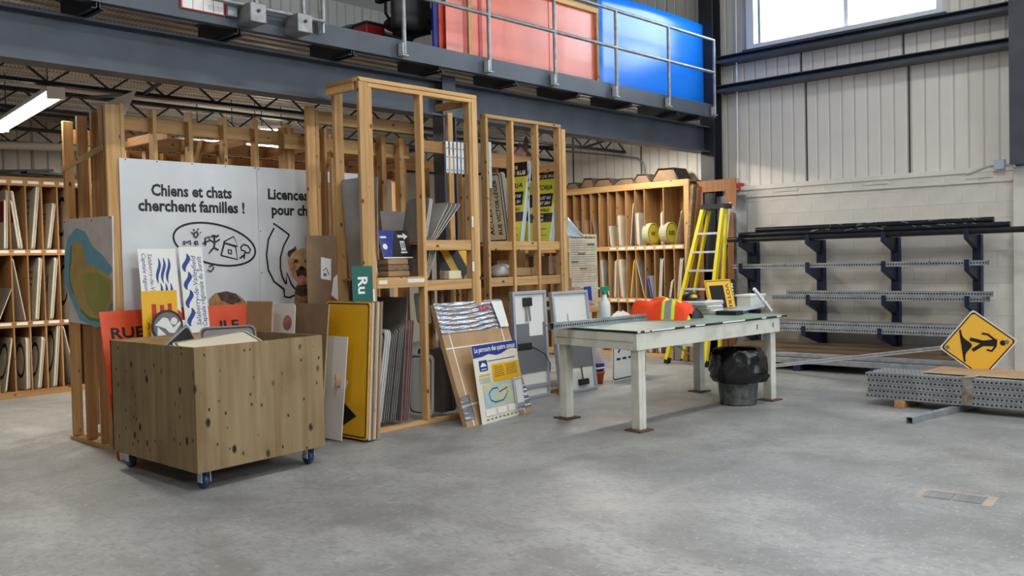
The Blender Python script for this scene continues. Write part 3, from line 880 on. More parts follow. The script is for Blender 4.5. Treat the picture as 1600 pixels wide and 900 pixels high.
LSLOT = {  # row -> list over slots from the left frame edge: (height, count, lean, material, face)
    2: [(.62, 4, 2, 'plate_cream', 'red'), (.62, 5, -7, 'plate_cream', 'red'), (.82, 4, 6, 'plate_cream', 'marks'), (.60, 4, 8, 'plate_cream', 'marks'), (.78, 3, 3, 'plate_cream', 'circle')],
    1: [(.50, 2, 22, 'plate_cream', None), (.80, 1, -9, 'plate_edge', None), (.80, 4, 5, 'plate_cream', 'marks'), (.80, 4, 6, 'plate_cream', 'arrow'), (.80, 3, 4, 'plate_cream', 'circle')],
    0: [(.68, 2, 8, 'plate_cream', 'circle'), (.66, 4, 1, 'plate_cream', 'circle'), (.66, 4, 6, 'plate_cream', 'circle'), (.82, 4, 5, 'plate_cream', 'circle'), (.80, 1, -11, 'plate_edge', None)]}
ROWN = {2: 'top', 1: 'middle', 0: 'bottom'}
ORD = ('first', 'second', 'third', 'fourth', 'fifth')
for row, slots in LSLOT.items():
    for k, (h, cnt, lean, m, face) in enumerate(slots):
        x0 = LX[6 + k]; base = LZ[row] + .046
        off = math.tan(math.radians(abs(lean))) * h
        if lean >= 0: xs = [x0 + 0.182 - off - 0.014 - (cnt - 1 - j) * 0.0115 for j in range(cnt)]
        else: xs = [x0 + off + 0.012 + j * 0.0115 for j in range(cnt)]
        for j, x in enumerate(xs):
            hh = h if j < 2 or row != 2 or k > 1 else h + .12
            plate('sign_plate', 'worn cream sign plate in the %s slot of the %s row, far left shelf' % (ORD[k], ROWN[row]),
                  'plates in %s slot of %s row, far left shelf' % (ORD[k], ROWN[row]), 'x', YL + .012 + .006 * ((j * 7) % 3), max(x, x0 + .011), base, .44, hh, .0095, lean, m, 'plate_edge', .035, face=face if j == 0 else None)
# dark boards lying on top of it
for k, (x0, x1, dz, yy) in enumerate(((3.541, 4.546, 0.0, 12.422), (3.924, 4.737, .035, 12.489), (4.306, 5.359, .0, 12.537), (4.354, 5.072, .04, 12.441))):
    o = MB().bar((x0, yy, 2.780 + dz), (x1, yy + .12 * (k % 2), 2.780 + dz + (.06 if k == 1 else 0)), .16, .03).build('dark_board', 'black')
    tag(o, ('flat black board at left end of the far left shelf top', 'tilted black board atop the far left shelf', 'long black board lying along top of far left shelf', 'short black board stacked on another atop far left shelf')[k], 'board', None)
o = MB().tube([(4.051, 13.015, 3.205), (5.779, 13.015, 3.274)], 0.055, n=12).build('white_pipe', 'pipe_white')
tag(o, 'long white pipe along the siding above the far left shelf', 'pipe')

# back shelf unit, against the right-hand wall
XS = 12.0
sb = thing('pigeonhole_shelf', 'wooden pigeonhole shelf of filed signs against the wall by the yellow ladder', 'shelf', (12.2, 8.8, 0))
YR = 7.518
SBZ = (0.03, 0.888, 1.716)
STOP = 2.739
box('top_board', 'lumber_y', XS, XS + .04, YR, 11.4, STOP - .10, STOP, sb, .003)
box('top_panel', 'osb_edge', XS + .04, 12.44, YR, 11.4, STOP - .03, STOP - .006, sb)
for z in SBZ:
    box('shelf_edge', 'lumber_y', XS, XS + .03, YR + .1, 11.4, z - .03, z + .04, sb, .003)
    box('shelf_board', 'osb_edge', XS + .03, 12.44, YR + .1, 11.4, z + .008, z + .03, sb)
box('back_panel', 'oldlumber_z', 12.435, 12.45, YR, 11.4, 0, STOP - .03, sb)
box('end_panel', 'lumber_z', XS + .001, 12.434, YR + .055, YR + .09, 0, STOP - .101, sb)
box('end_post', 'lumber_z', XS - .002, XS + .06, YR, YR + .054, 0, STOP - .101, sb)
SY = [YR + .28 + k * 0.178 for k in range(0, 16)]
for y in SY:
    for i in range(3):
        z0 = SBZ[i] + .04; z1 = (SBZ[i + 1] - .03) if i < 2 else STOP - .10
        if i == 2 and y in (SY[0], SY[2]): continue
        box('divider', 'oldlumber_z', XS + .003, 12.434, y - .009, y + .009, z0, z1, sb)
for z in (SBZ[1], SBZ[2]):
    for y in SY[0:8]: box('shelf_label', 'shelf_tag', XS - .002, XS, y - .15, y - .03, z - .012, z + .022, sb)
BSLOT = [  # row 2 (upper) then row 1 (middle); slots from the right end
    (2, 0, .52, 5, -14, 'plate_cream', None, 'plate_edge', 'olive edged'), (2, 1, .52, 0, 0, None, None, None, None), (2, 2, .52, 3, 0, 'galv_light', None, 'plate_edge', 'flat white'),
    (2, 4, .52, 4, 2, 'plate_cream', None, 'plate_edge', 'pale cream'), (2, 5, .68, 1, -6, 'alu_dark', None, 'plate_edge', 'tall dark'), (2, 6, .50, 3, 3, 'plate_cream', None, 'plate_edge', 'rounded cream'),
    (2, 7, .34, 2, 6, 'plate_cream', None, 'plate_edge', 'short cream'), (2, 9, .46, 1, 14, 'cardboard_dark', None, 'cardboard_dark', 'leaning brown'), (2, 10, .46, 3, 5, 'cardboard', None, 'cardboard_dark', 'brown numbered'), (2, 11, .46, 3, 5, 'cardboard', None, 'cardboard_dark', 'brown framed'),
    (1, 0, .62, 4, -6, 'alu', None, 'plate_edge', 'grey'), (1, 1, .30, 3, -10, 'alu', None, 'plate_edge', 'short grey'), (1, 2, .62, 4, -4, 'alu', None, 'plate_edge', 'tall rounded grey'),
    (1, 3, .36, 4, 12, 'galv_light', None, 'royal', 'blue and white'), (1, 4, .62, 1, 14, 'alu_dark', None, 'plate_edge', 'leaning grey'), (1, 5, .62, 2, -8, 'plate_cream', None, 'yellow', 'brown edged'),
    (1, 6, .62, 4, 4, 'plate_cream', None, 'plate_edge', 'cream and yellow'), (1, 7, .62, 3, -3, 'plate_cream', None, 'plate_edge', 'yellow edged'), (1, 8, .62, 3, 2, 'alu', None, 'plate_edge', 'dull grey'),
    (0, 2, .50, 4, 3, 'alu', None, 'plate_edge', 'grey'), (0, 3, .52, 5, 2, 'alu', None, 'plate_edge', 'worn grey'), (0, 4, .55, 5, 4, 'alu_dark', None, 'plate_edge', 'dark'), (0, 5, .55, 4, 2, 'alu', None, 'plate_edge', 'dull')]
BROW = {2: 'upper', 1: 'middle', 0: 'lowest'}
ORD2 = ('first', 'second', 'third', 'fourth', 'fifth', 'sixth', 'seventh', 'eighth', 'ninth', 'tenth', 'eleventh', 'twelfth')
for row, k, h, cnt, lean, m, face, edge, word in BSLOT:
    if not cnt: continue
    ya = SY[k] - 0.178 + .011; yb = SY[k] - .011; base = SBZ[row] + .041
    off = math.tan(math.radians(abs(lean))) * h
    for j in range(cnt):
        y = (yb - .01 - off - j * .0135) if lean > 0 else (ya + .012 + off + j * .0135)
        y = min(max(y, ya + .004), yb - .012)
        plate('sign_plate', '%s sign plate, %s slot from the ladder, %s row of wall shelf' % (word, ORD2[k], BROW[row]),
              '%s plates in %s slot of %s row, wall shelf' % (word, ORD2[k], BROW[row]), 'y', XS + .006 + .005 * ((j * 5) % 3), y, base, .38, h - .012 * (j % 3), .011, lean, m, edge, .03)
# two fat stacks of round yellow-green signs
for yk, cnt, word, lab in ((SY[3] - .06, 9, 'W', 'left'), (SY[1] - .035, 10, 'SUBI', 'right')):
    for j in range(cnt):
        yy = yk + .013 * j - 0.03; r = .175; zc = SBZ[2] + .045 + r
        T = Matrix(((1, 0, 0, XS + .13), (0, 1, 0, yy), (0, 0, 1, zc), (0, 0, 0, 1)))
        o = MB(T).prism(disc(0, 0, r, 22), 0, .007, 'lime', 'plate_edge').build('round_sign', 'lime')
        tag(o, ('front' if j == 0 else 'next in line') and ('frontmost round yellow-green sign of the %s stack on the wall shelf' % lab if j == 0 else 'round yellow-green sign behind the frontmost in %s stack on the wall shelf' % lab), 'sign', 'round yellow-green signs, %s stack' % lab)
        if j == 0:
            Art(T).ring(disc(0, 0, r * .90, 22), disc(0, 0, r * .84, 22), 'print_black').text('W.' if word == 'W' else 'BIBI', -.085, -.03, .10, 'print_black', bold=.02, width=.15).build(o)
# dark angular pieces lying on the shelf top
for k, (px, hh, ww) in enumerate(((898, .10, .30), (922, .15, .30), (944, .12, .42), (990, .09, .46), (1012, .13, .34), (1045, .19, .50))):
    y = {898: 9.791, 922: 9.464, 944: 9.147, 990: 8.712, 1012: 8.391, 1045: 7.962}[px]
    t = thing('angled_plate', ('bent dark plate lying at left end of the wall shelf top', 'folded dark plate second from left on the wall shelf top', 'wide bent brown plate on the wall shelf top', 'long flat bent plate mid way along the wall shelf top', 'brown bent plate beside the tallest one on the wall shelf', 'largest folded dark plate at ladder end of the wall shelf top')[k], 'plate', (12.2, y, STOP))
    z = STOP + .002
    pr_ = [(-ww / 2, 0), (-ww * .3, hh), (ww * .22, hh * 1.05), (ww / 2, 0.01)]
    vs = [(x, y + a, z + c) for x in (12.02, 12.40) for a, c in pr_]
    MB().add(vs, [(0, 1, 5, 4), (1, 2, 6, 5), (2, 3, 7, 6)]).build('sheet', 'grey_tile', t, solid=.012)
    MB().add([(12.03, y + a * .9, z + c * .85) for a, c in pr_], [(3, 2, 1, 0)]).build('end_face', 'cardboard_dark', t, solid=.01)

# ------------------------------------------------------------------ white dog-adoption signs on the long rack
I4 = Matrix.Identity(4)
YS = 7.815
X1a, X1b, X2b = 3.498, 4.827, 6.035
ZT = 2.515
s1 = MB().box(X1a, X1b - .002, YS, YS + .006, 0.12, ZT, None, .001).build('sign_board', 'sign_white')
tag(s1, 'large white sign board reading Chiens et chats cherchent familles with oval drawing', 'sign')
A = Art(I4, YS - .0003)
BK = 'print_black'
A.text('Chiens et chats', 3.772, 2.205, .142, BK, bold=.034, width=4.553 - 3.772)
A.text('cherchent familles !', 3.652, 2.069, .142, BK, bold=.034, width=4.683 - 3.652)
ov = []
cx, cz, ra_, rb_, th = 4.374, 1.773, (4.793 - 3.983) / 2 * 1.03, .185, -.20
for k in range(41):
    t = 2 * PI * k / 40 + .6
    a, b = ra_ * math.cos(t), rb_ * math.sin(t)
    ov.append((cx + a * math.cos(th) - b * math.sin(th), cz + a * math.sin(th) + b * math.cos(th)))
A.stroke(ov[:-1], .019, BK, True)
for pts, w in (([(4.422, 1.672), (4.459, 1.791), (4.453, 1.797), (4.560, 1.848), (4.597, 1.755), (4.452, 1.791)], .011), ([(4.422, 1.672), (4.592, 1.631), (4.577, 1.749), (4.465, 1.785), (4.422, 1.672)], .011), ([(4.501, 1.689), (4.499, 1.725), (4.529, 1.722), (4.531, 1.683), (4.501, 1.689)], .011),
               ([(4.613, 1.640), (4.661, 1.670), (4.676, 1.712), (4.636, 1.718), (4.630, 1.749), (4.658, 1.773), (4.705, 1.760), (4.731, 1.724), (4.717, 1.693), (4.676, 1.694)], .012), ([(4.668, 1.682), (4.660, 1.639)], .012), ([(4.648, 1.670), (4.613, 1.640)], .01),
               ([(4.357, 1.856), (4.361, 1.791), (4.353, 1.744), (4.320, 1.714)], .014), ([(4.353, 1.744), (4.398, 1.720)], .012), ([(4.311, 1.815), (4.361, 1.791), (4.414, 1.821)], .011), ([(4.325, 1.844), (4.351, 1.856), (4.383, 1.844), (4.403, 1.862)], .014), ([(4.320, 1.714), (4.300, 1.691)], .010),
               ([(4.266, 1.791), (4.267, 1.832), (4.306, 1.844), (4.311, 1.809), (4.272, 1.797), (4.240, 1.779)], .011), ([(4.272, 1.797), (4.265, 1.762)], .011),
               ([(4.162, 1.878), (4.187, 1.890), (4.199, 1.861), (4.179, 1.838), (4.155, 1.849), (4.162, 1.878)], .012), ([(4.151, 1.913), (4.163, 1.896)], .01), ([(4.201, 1.919), (4.194, 1.902)], .01), ([(4.131, 1.884), (4.149, 1.872)], .01), ([(4.212, 1.878), (4.225, 1.884)], .01),
               ([(4.060, 1.768), (4.055, 1.803), (4.085, 1.791), (4.116, 1.808), (4.121, 1.768)], .011), ([(4.159, 1.797), (4.184, 1.803), (4.190, 1.774), (4.165, 1.774), (4.159, 1.797)], .011),
               ([(4.290, 1.568), (4.329, 1.585), (4.340, 1.555), (4.314, 1.526), (4.276, 1.539)], .010)):
    A.stroke(pts, w * 1.25, BK)
# photo print of a lying tan dog, low on the board
A.poly([(4.285, 1.268), (4.345, 1.324), (4.456, 1.338), (4.587, 1.296), (4.659, 1.227), (4.677, 1.140), (4.307, 1.161)], 'fur_tan')
A.poly([(4.364, 1.324), (4.456, 1.338), (4.561, 1.310), (4.612, 1.241), (4.518, 1.209), (4.407, 1.250)], 'fur_dark')
A.build(s1)
# screws along the top and a smudge
for px in (3.554, 3.834, 4.165, 4.498, 4.808):
    MB().tube([(px, YS, ZT - .012), (px, YS - .004, ZT - .012)], .006, n=6).build('screw', 'steel_dark', s1)
s2 = MB().box(X1b + .002, X2b, YS, YS + .006, 0.12, ZT, None, .001).build('sign_board', 'sign_white')
tag(s2, 'white sign board reading Licences pour ch with curved arrow and terrier photo', 'sign')
A = Art(I4, YS - .0003)
A.text('Licences', 4.936, 2.213, .142, BK, bold=.034, width=5.399 - 4.936)
A.text('pour ch', 4.974, 2.062, .142, BK, bold=.034, width=5.387 - 4.974)
for pts in ([(4.992, 1.977), (5.084, 1.922), (5.170, 1.866)], [(5.170, 1.866), (5.100, 1.759), (5.060, 1.647), (5.056, 1.534), (5.075, 1.452), (5.116, 1.381)], [(5.116, 1.381), (5.127, 1.495), (5.175, 1.379), (5.254, 1.288)],
            [(5.254, 1.288), (5.148, 1.248), (5.090, 1.263), (5.089, 1.332)], [(4.998, 1.934), (4.930, 1.822), (4.904, 1.673), (4.920, 1.524), (4.980, 1.411), (5.089, 1.332)]):
    A.stroke(pts, .017, BK)
# terrier photo
A.poly([(5.197, 1.163), (5.218, 1.340), (5.258, 1.402), (5.378, 1.398), (5.447, 1.150)], 'fur_tan')
A.poly([(5.209, 1.289), (5.234, 1.365), (5.362, 1.373), (5.389, 1.269), (5.282, 1.248)], 'fur_dark')
A.poly([(5.139, 1.620), (5.163, 1.683), (5.224, 1.714), (5.314, 1.733), (5.405, 1.720), (5.449, 1.655), (5.442, 1.461), (5.378, 1.398), (5.257, 1.396), (5.199, 1.442), (5.158, 1.519)], 'fur_gold')
A.poly([(5.134, 1.671), (5.150, 1.709), (5.210, 1.734), (5.233, 1.759), (5.246, 1.721), (5.185, 1.677), (5.162, 1.639)], 'fur_dark')
A.poly([(5.160, 1.582), (5.220, 1.607), (5.231, 1.505), (5.186, 1.480)], 'fur_tan')
A.poly([(5.205, 1.594), (5.221, 1.626), (5.250, 1.625), (5.264, 1.600), (5.241, 1.581)], 'fur_dark')
A.poly([(5.332, 1.598), (5.348, 1.630), (5.379, 1.630), (5.385, 1.591), (5.354, 1.579)], 'fur_dark')
A.poly([(5.224, 1.505), (5.277, 1.542), (5.338, 1.541), (5.382, 1.488), (5.350, 1.451), (5.244, 1.453)], 'fur_dark')
A.poly([(5.262, 1.536), (5.278, 1.555), (5.315, 1.554), (5.330, 1.528), (5.306, 1.509), (5.276, 1.510)], 'print_black')
A.poly([(5.260, 1.459), (5.290, 1.465), (5.327, 1.458), (5.326, 1.419), (5.295, 1.401), (5.266, 1.421)], 'tongue')
A.build(s2)
for z in (ZT - .02, 1.9, 1.5): MB().tube([(X1b + .02, YS, z), (X1b + .02, YS - .004, z)], .006, n=6).build('screw', 'steel_dark', s2)

# map board on the end of the rack
XMAP = 3.385
TM = Matrix(((0, 1, 0, 0), (-1, 0, 0, 0), (0, 0, 1, 0), (0, 0, 0, 1)))      # local x = -world y, local y = world x
q = [(-8.704, 1.094), (-7.768, 1.066), (-7.729, 2.014), (-8.763, 2.032)]
ma = MB(TM).prism(q, XMAP, XMAP + .012, 'map_grey').build('map_board', 'map_grey')
tag(ma, 'regional map board in blue, olive and grey fixed to the rack end', 'map')
A = Art(TM, XMAP - .0004)
A.poly([(-8.750, 1.698), (-8.663, 1.858), (-8.470, 1.943), (-8.281, 1.902), (-8.132, 1.768), (-7.944, 1.691), (-7.764, 1.580), (-7.754, 1.547), (-7.857, 1.505), (-8.059, 1.545), (-8.208, 1.658), (-7.774, 1.299), (-7.777, 1.109), (-8.126, 1.060), (-8.460, 1.118), (-8.628, 1.288), (-8.772, 1.463)], 'map_water')
A.poly([(-8.583, 1.786), (-8.495, 1.824), (-8.345, 1.791), (-8.312, 1.700), (-8.279, 1.620), (-8.082, 1.584), (-7.831, 1.515), (-7.761, 1.461), (-7.789, 1.271), (-7.885, 1.172), (-8.056, 1.123), (-8.253, 1.135), (-8.438, 1.211), (-8.566, 1.347), (-8.656, 1.463), (-8.662, 1.550), (-8.583, 1.636)], 'map_land')
A.poly([(-8.411, 1.519), (-8.085, 1.550), (-7.798, 1.472), (-7.812, 1.298), (-7.988, 1.158), (-8.143, 1.171), (-8.307, 1.292)], 'map_olive')
A.stroke([(-8.438, 1.211), (-8.253, 1.135), (-8.056, 1.123), (-7.885, 1.172), (-7.776, 1.277)], .03, 'map_green')
A.stroke([(-8.583, 1.786), (-8.648, 1.550), (-8.656, 1.463), (-8.566, 1.347)], .025, 'map_green')
A.build(ma)
for p in [(-8.722, 2.006), (-7.767, 2.000), (-8.139, 1.991)]: MB(TM).tube([(p[0], XMAP, p[1]), (p[0], XMAP - .005, p[1])], .008, n=6).build('screw', 'steel', ma)

# ------------------------------------------------------------------ signs standing behind the plywood bin
def panel(name, label, cat, bl, br, tl, t, m, edge=None, r=0.0, group=None):
    T, w, h = frame(bl, br, tl)
    pl = rr(0, w, 0, h, r, 4) if r else [(0, 0), (w, 0), (w, h), (0, h)]
    o = MB(T).prism(pl, 0, t, m, edge or m).build(name, m)
    tag(o, label, cat, group)
    return o, T, w, h

o, T, w, h = panel('road_sign', 'wide orange street closure sign leaning on the white board behind the bin', 'sign', (3.26, 7.50, 0.0), 4.630 and (4.630, 7.50, 0.0), (3.30, 7.76, 1.212), .008, 'orange')
A = Art(T); A.text('RUE', .07, h - .235, .13, BK, bold=.03, sx=1.25); A.text('ILE', w - .30, h - .235, .13, BK, bold=.03, sx=1.25)
A.poly([(.02, .0), (.14, .0), (.06, .22), (.02, .22)], 'white'); A.build(o)

def wave(A, x0, z0, z1, w, amp, m, n=3):
    """a column of wavy water strokes"""
    H_ = (z1 - z0) / n
    for k in range(n):
        za = z1 - k * H_; L_ = []; R_ = []
        for j in range(9):
            t = j / 8; z = za - t * H_
            c = amp * math.sin(2 * PI * t) * .55
            ww = w * math.sin(PI * min(max(t, .03), .97)) ** .7
            L_.append((x0 + c - ww / 2 + amp * (.5 - t) * .9, z)); R_.append((x0 + c + ww / 2 + amp * (.5 - t) * .9, z))
        A.poly(L_ + R_[::-1], m, keep=True)
o, T, w, h = panel('town_sign', 'white town sign with three blue waves, its lettering running downwards', 'sign', (3.559, 7.42, 0.0), (3.900, 7.42, 0.0), (3.630, 7.66, 1.732), .005, 'white')
A = Art(T); A.text('Salaberry-de-Valleyfield', w * .25, h - .04, w * .155, 'print_blue', rot=-PI / 2, shear=.15, bold=.006)
A.text('Capitale régionale du Suroît', w * .09, h - .035, w * .155, 'print_blue', rot=-PI / 2, shear=.15, bold=.006)
A.up()
for k in range(3): wave(A, w * (.49 + .13 * k), h - .74, h - .08, w * .085, w * .06, 'print_blue')
A.poly([(w * .8 + a, c) for a, c in disc(0, h - .60, .075, 16) if a > -.02], 'print_red'); A.build(o)
o, T, w, h = panel('town_sign', 'narrow white town sign with one blue wave, its lettering running upwards', 'sign', (3.912, 7.40, 0.0), (4.135, 7.40, 0.0), (3.990, 7.63, 1.746), .005, 'white')
A = Art(T); A.text('Salaberry-de-Valleyfield', w * .66, h - .70, .062, 'print_blue', rot=PI / 2, shear=.15, bold=.006, width=.62)
A.text('Capitale régionale du Suroît', w * .90, h - .71, .062, 'print_blue', rot=PI / 2, shear=.15, bold=.006, width=.62); A.up()
wave(A, w * .26, h - .70, h - .06, .05, .03, 'print_blue', 4)
A.rect(w * .42, w * .94, h - .80, h - .775, 'print_blue').rect(w * .86, w * .94, h - .83, h - .74, 'print_blue', True); A.rect(w * .42, w * .94, h - .92, h - .885, 'print_blue', True); A.build(o)
o, T, w, h = panel('road_sign', 'yellow sign with three red bars standing behind the bin', 'sign', (3.456, 7.33, 0.0), (3.766, 7.33, 0.0), (3.494, 7.40, 1.377), .005, 'yellow')
A = Art(T); A.rect(w * .27, w * .40, h - .60, h - .11, 'print_red').rect(w * .50, w * .62, h - .60, h - .12, 'print_red', True).rect(w * .72, w * .84, h - .60, h - .11, 'print_red', True)
A.stroke([(w * .14, h - .32), (w * .17, h - .30), (w * .17, h - .27), (w * .14, h - .26)], .012, 'print_red'); A.build(o)
t = thing('pictogram_sign', 'grey round pictogram of a reclining white figure on a white plate', 'sign', (3.85, 7.31, 0))
T, w, h = frame((3.491, 7.29, 0.0), (3.786, 7.29, 0.0), (3.502, 7.31, 1.125))
MB(T).prism([(0, 0), (w, 0), (w, h), (0, h)], 0, .004, 'white').build('plate', 'white', t)
rC = .138
d = MB(T).prism(disc(w * .46, h - .045, rC, 36), -.008, -.001, 'steel_dark').build('disc', 'steel_dark', t)
A = Art(T, -.008); cx, cz = w * .46, h - .045
A.poly(disc(cx, cz, rC * .86, 32), 'alu_dark')
A.poly([(cx + a * rC, cz + c * rC) for a, c in ((-.78, .12), (-.28, .56), (.02, .50), (.36, -.10), (.80, .28), (.86, .12), (.42, -.42), (.10, -.38), (-.12, -.12), (-.36, -.02))], 'white_reflect')
A.poly(disc(cx + rC * .42, cz + rC * .30, rC * .22, 16), 'white_reflect', True)
A.poly([(cx + a * rC, cz + c * rC) for a, c in ((-.62, .02), (.02, -.62), (.0, -.74), (-.66, -.70))], 'white_reflect', True)
A.build(d)

# ------------------------------------------------------------------ rolling plywood bin
F0 = Vector((3.123, 5.920, 0.135)); e1 = Vector((math.cos(math.radians(5)), math.sin(math.radians(5)), 0)); e2 = Vector((math.cos(math.radians(90)), math.sin(math.radians(90)), 0))
L1, L2, ZB = 1.135, 1.33, 1.01
pb = thing('plywood_bin', 'large open plywood bin on blue casters holding loose signs', 'bin', (F0.x + .5, F0.y + .6, 0))
F0.z = .135
def side(name, p, u, n, L, z0=.135, z1=ZB, t=.019):
    T = Matrix(((u.x, n.x, 0, p.x), (u.y, n.y, 0, p.y), (0, 0, 1, 0), (0, 0, 0, 1)))
    return MB(T).box(0, L, 0, t, z0, z1, None, .002).build(name, 'plywood', pb)
side('side_panel', F0, e1, e2, L1)
side('side_panel', F0 + e2 * L2, -e2, e1, L2 - .02)
side('side_panel', F0 + e2 * (L2 - .019), e1, e2, L1)
side('side_panel', F0 + e1 * (L1 - .019) + e2 * (L2 - .02), -e2, e1, L2 - .04)
TB = Matrix(((e1.x, e2.x, 0, F0.x), (e1.y, e2.y, 0, F0.y), (0, 0, 1, 0), (0, 0, 0, 1)))
MB(TB).box(.02, L1 - .02, .02, L2 - .02, .14, .16).build('bottom', 'plywood', pb)
for yy in (L2 - .058,): MB(TB).box(.02, L1 - .02, yy, yy + .038, ZB - .10, ZB - .012).build('rim_batten', 'lumber_x', pb)
MB(TB).box(.02, .058, .02, L2 - .06, ZB - .10, ZB - .012).build('rim_batten', 'lumber_y', pb)
for cx, cy in ((.10, .09), (L1 - .10, .09), (.10, L2 - .1), (L1 - .1, L2 - .1)):
    c = MB(TB).box(cx - .055, cx + .055, cy - .05, cy + .05, .128, .134).build('caster', 'galv_light', pb)
    for s_ in (-.038, .033): MB(TB).box(cx + s_, cx + s_ + .005, cy - .03, cy + .03, .05, .128).build('fork', 'galv_light', c)
    prof = [(.018, -.022), (.05, -.022), (.056, -.012), (.056, .012), (.05, .022), (.018, .022)]
    Rw = TB @ Matrix.Translation((cx, cy + .012, .056)) @ Matrix.Rotation(PI / 2, 4, 'Y')
    MB(Rw).lathe(prof, 18).build('wheel', 'caster_blue', c)
# loose signs inside the bin
LC = lambda a, b, z: TB @ Vector((a, b, z))
def loose(name, label, bl, br, tl, t, m, r, border=None):
    o, T, w, h = panel(name, label, 'sign', bl, br, tl, t, m, 'plate_edge', r)
    if border: Art(T).ring(rr(.012, w - .012, .012, h - .012, r * .8, 4), rr(.026, w - .026, .026, h - .026, r * .8, 4), border).build(o)
    return o, T, w, h
loose('loose_sign', 'pale cream sign with black border lying in the bin by the front edge', LC(.10, .26, .93), LC(.66, .10, .99), LC(.28, .62, 1.012), .006, 'cream', .04, 'print_black')
o, T, w, h = loose('loose_sign', 'dark sign back with bright rim tilted up out of the bin', LC(.28, .62, .55), LC(.72, .98, .70), LC(.20, .78, 1.0), .008, 'black', .05)
Art(T).ring(rr(.004, w - .004, .004, h - .004, .05, 4), rr(.02, w - .02, .02, h - .02, .04, 4), 'alu').poly([(w * .15, h * .5), (w * .4, h * .45), (w * .42, h * .8), (w * .2, h * .85)], 'cardboard').build(o)
loose('loose_sign', 'brown framed sign leaning on the dark one in the bin', LC(.40, .60, .80), LC(.82, .44, .80), LC(.42, .66, 1.10), .008, 'alu_dark', .05, 'print_black')
loose('loose_sign', 'dull grey sign lying flat deep in the bin', LC(.2, .2, .75), LC(1.0, .25, .78), LC(.2, 1.1, .80), .006, 'alu', .04)
MB(TB).box(.1, .14, .35, 1.2, .80, .84).build('wooden_offcut', 'lumber_y')
tag(bpy.data.objects['wooden_offcut'], 'loose wooden slat lying inside the plywood bin', 'slat')

# ------------------------------------------------------------------ sheets and boards between bin and tower
def xplate(name, label, xb, yb, yf, z0, z1, lean, t, m, edge=None, r=0.0, group=None, cat='sign'):
    """sheet whose face looks to -x, from depth yb (far) to yf (near), leaning its top towards +x by `lean` metres"""
    return panel(name, label, cat, (xb, yb, z0), (xb, yf, z0), (xb + lean, yb, z1), t, m, edge, r, group)
o, T, w, h = xplate('road_sign', 'big yellow road sign with black diamond, face of the sheet stack by the bin', 4.955, 7.05, 6.40, 0.02, 1.228, .085, .012, 'road_yellow', 'lumber_x', .03)
A = Art(T); A.ring(rr(.014, w - .014, .014, h - .014, .03, 4), rr(.026, w - .026, .026, h - .026, .025, 4), BK)
A.poly([(w * .38, h * .28), (w * .77, h * .165), (w * .38, h * .055), (w * .0 + .03, h * .165)], BK); A.build(o)
for k in range(8):
    xplate('plywood_sheet', 'thin plywood sheet standing behind the big yellow road sign', 4.972 + .0165 * k, 7.05, 6.40 + .004 * (k % 3), 0.02, 1.228 - .003 * ((k * 3) % 4), .085, .011, ('plank_y', 'plate_cream', 'brown_board', 'alu')[k % 4], ('lumber_z', 'plate_edge', 'oldlumber_z', 'alu')[k % 4], 0, 'sheets stacked behind the yellow road sign', 'sheet')
o, T, w, h = xplate('white_board', 'plain white board leaning against the big yellow road sign', 4.82, 6.98, 6.58, 0.02, 0.924, .10, .006, 'white', None, .0, cat='board')
o, T, w, h = xplate('cardboard_sheet', 'torn brown cardboard sheet standing between the bin and the white board', 4.70, 7.24, 6.72, 0.02, 1.216, .13, .012, 'cardboard_dark', 'cardboard', cat='cardboard')
o, T, w, h = xplate('white_plate', 'blank whitish plate with pink stain leaning behind the bin', 4.56, 7.32, 6.98, 0.886 - .9, 1.224, .10, .006, 'white', 'plate_edge', .04, cat='plate')
Art(T).poly(disc(w * .66, h * .86, .07, 16), 'print_pink').build(o, 'stain')
o, T, w, h = xplate('cardboard_sheet', 'narrow brown cardboard sheet beside the stained white plate', 4.42, 7.52, 7.10, 0.02, 1.248, .08, .012, 'cardboard', cat='cardboard')
# torn flap hanging from the cardboard
o = MB().grid(lambda u, v: (4.83 + .10 * u, 6.66 - .05 * u + .01 * math.sin(9 * v), .47 + .12 * v * (1 - .5 * u) + .03 * math.sin(7 * u)), 6, 4).build('torn_flap', 'cardboard', None, .008)
tag(o, 'torn cardboard flap curling over the plain white board', 'cardboard')
# upright cardboard with label and torn heart shaped hole
o, T, w, h = panel('cardboard_sheet', 'tall cardboard sheet with white label and torn hole behind the yellow sign', 'cardboard', (4.905, 7.13, 0.0), (5.375, 7.13, 0.0), (4.935, 7.15, 1.835), .01, 'cardboard_dark')
A = Art(T); A.poly([(w * .34, h - .20), (w * .58, h - .22), (w * .56, h - .42), (w * .32, h - .40)], 'paper'); A.stroke([(w * .37, h - .33), (w * .45, h - .30), (w * .52, h - .37)], .012, 'print_grey')
A.rect(w * .38, w * .46, h - .38, h - .35, 'print_grey'); A.poly([(w * .82, h - .05), (w * .98, h - .04), (w * .98, h - .5), (w * .84, h - .4)], 'print_red')
A.poly([(w * .55, h - .56), (w * .62, h - .40), (w * .72, h - .36), (w * .80, h - .42), (w * .93, h - .38), (w * .97, h - .50), (w * .97, h - .72), (w * .85, h - .66)], 'white')
A.poly([(w * .53, h - .60), (w * .60, h - .56), (w * .58, h - .66)], 'print_red'); A.build(o)
# big grey sheets behind the partition
o, T, w, h = panel('cardboard_sheet', 'big plain cardboard sheet behind the lumber partition', 'cardboard', (5.429, 7.66, 0.3), (5.923, 7.66, 0.3), (5.455, 7.70, 2.394), .01, 'cardboard')
o, T, w, h = xplate('grey_sheet', 'large dull grey plastic sheet standing beside the tower post', 5.499, 7.36, 6.95, .3, 2.394, .10, .006, 'alu_dark', 'alu', .02, cat='sheet')
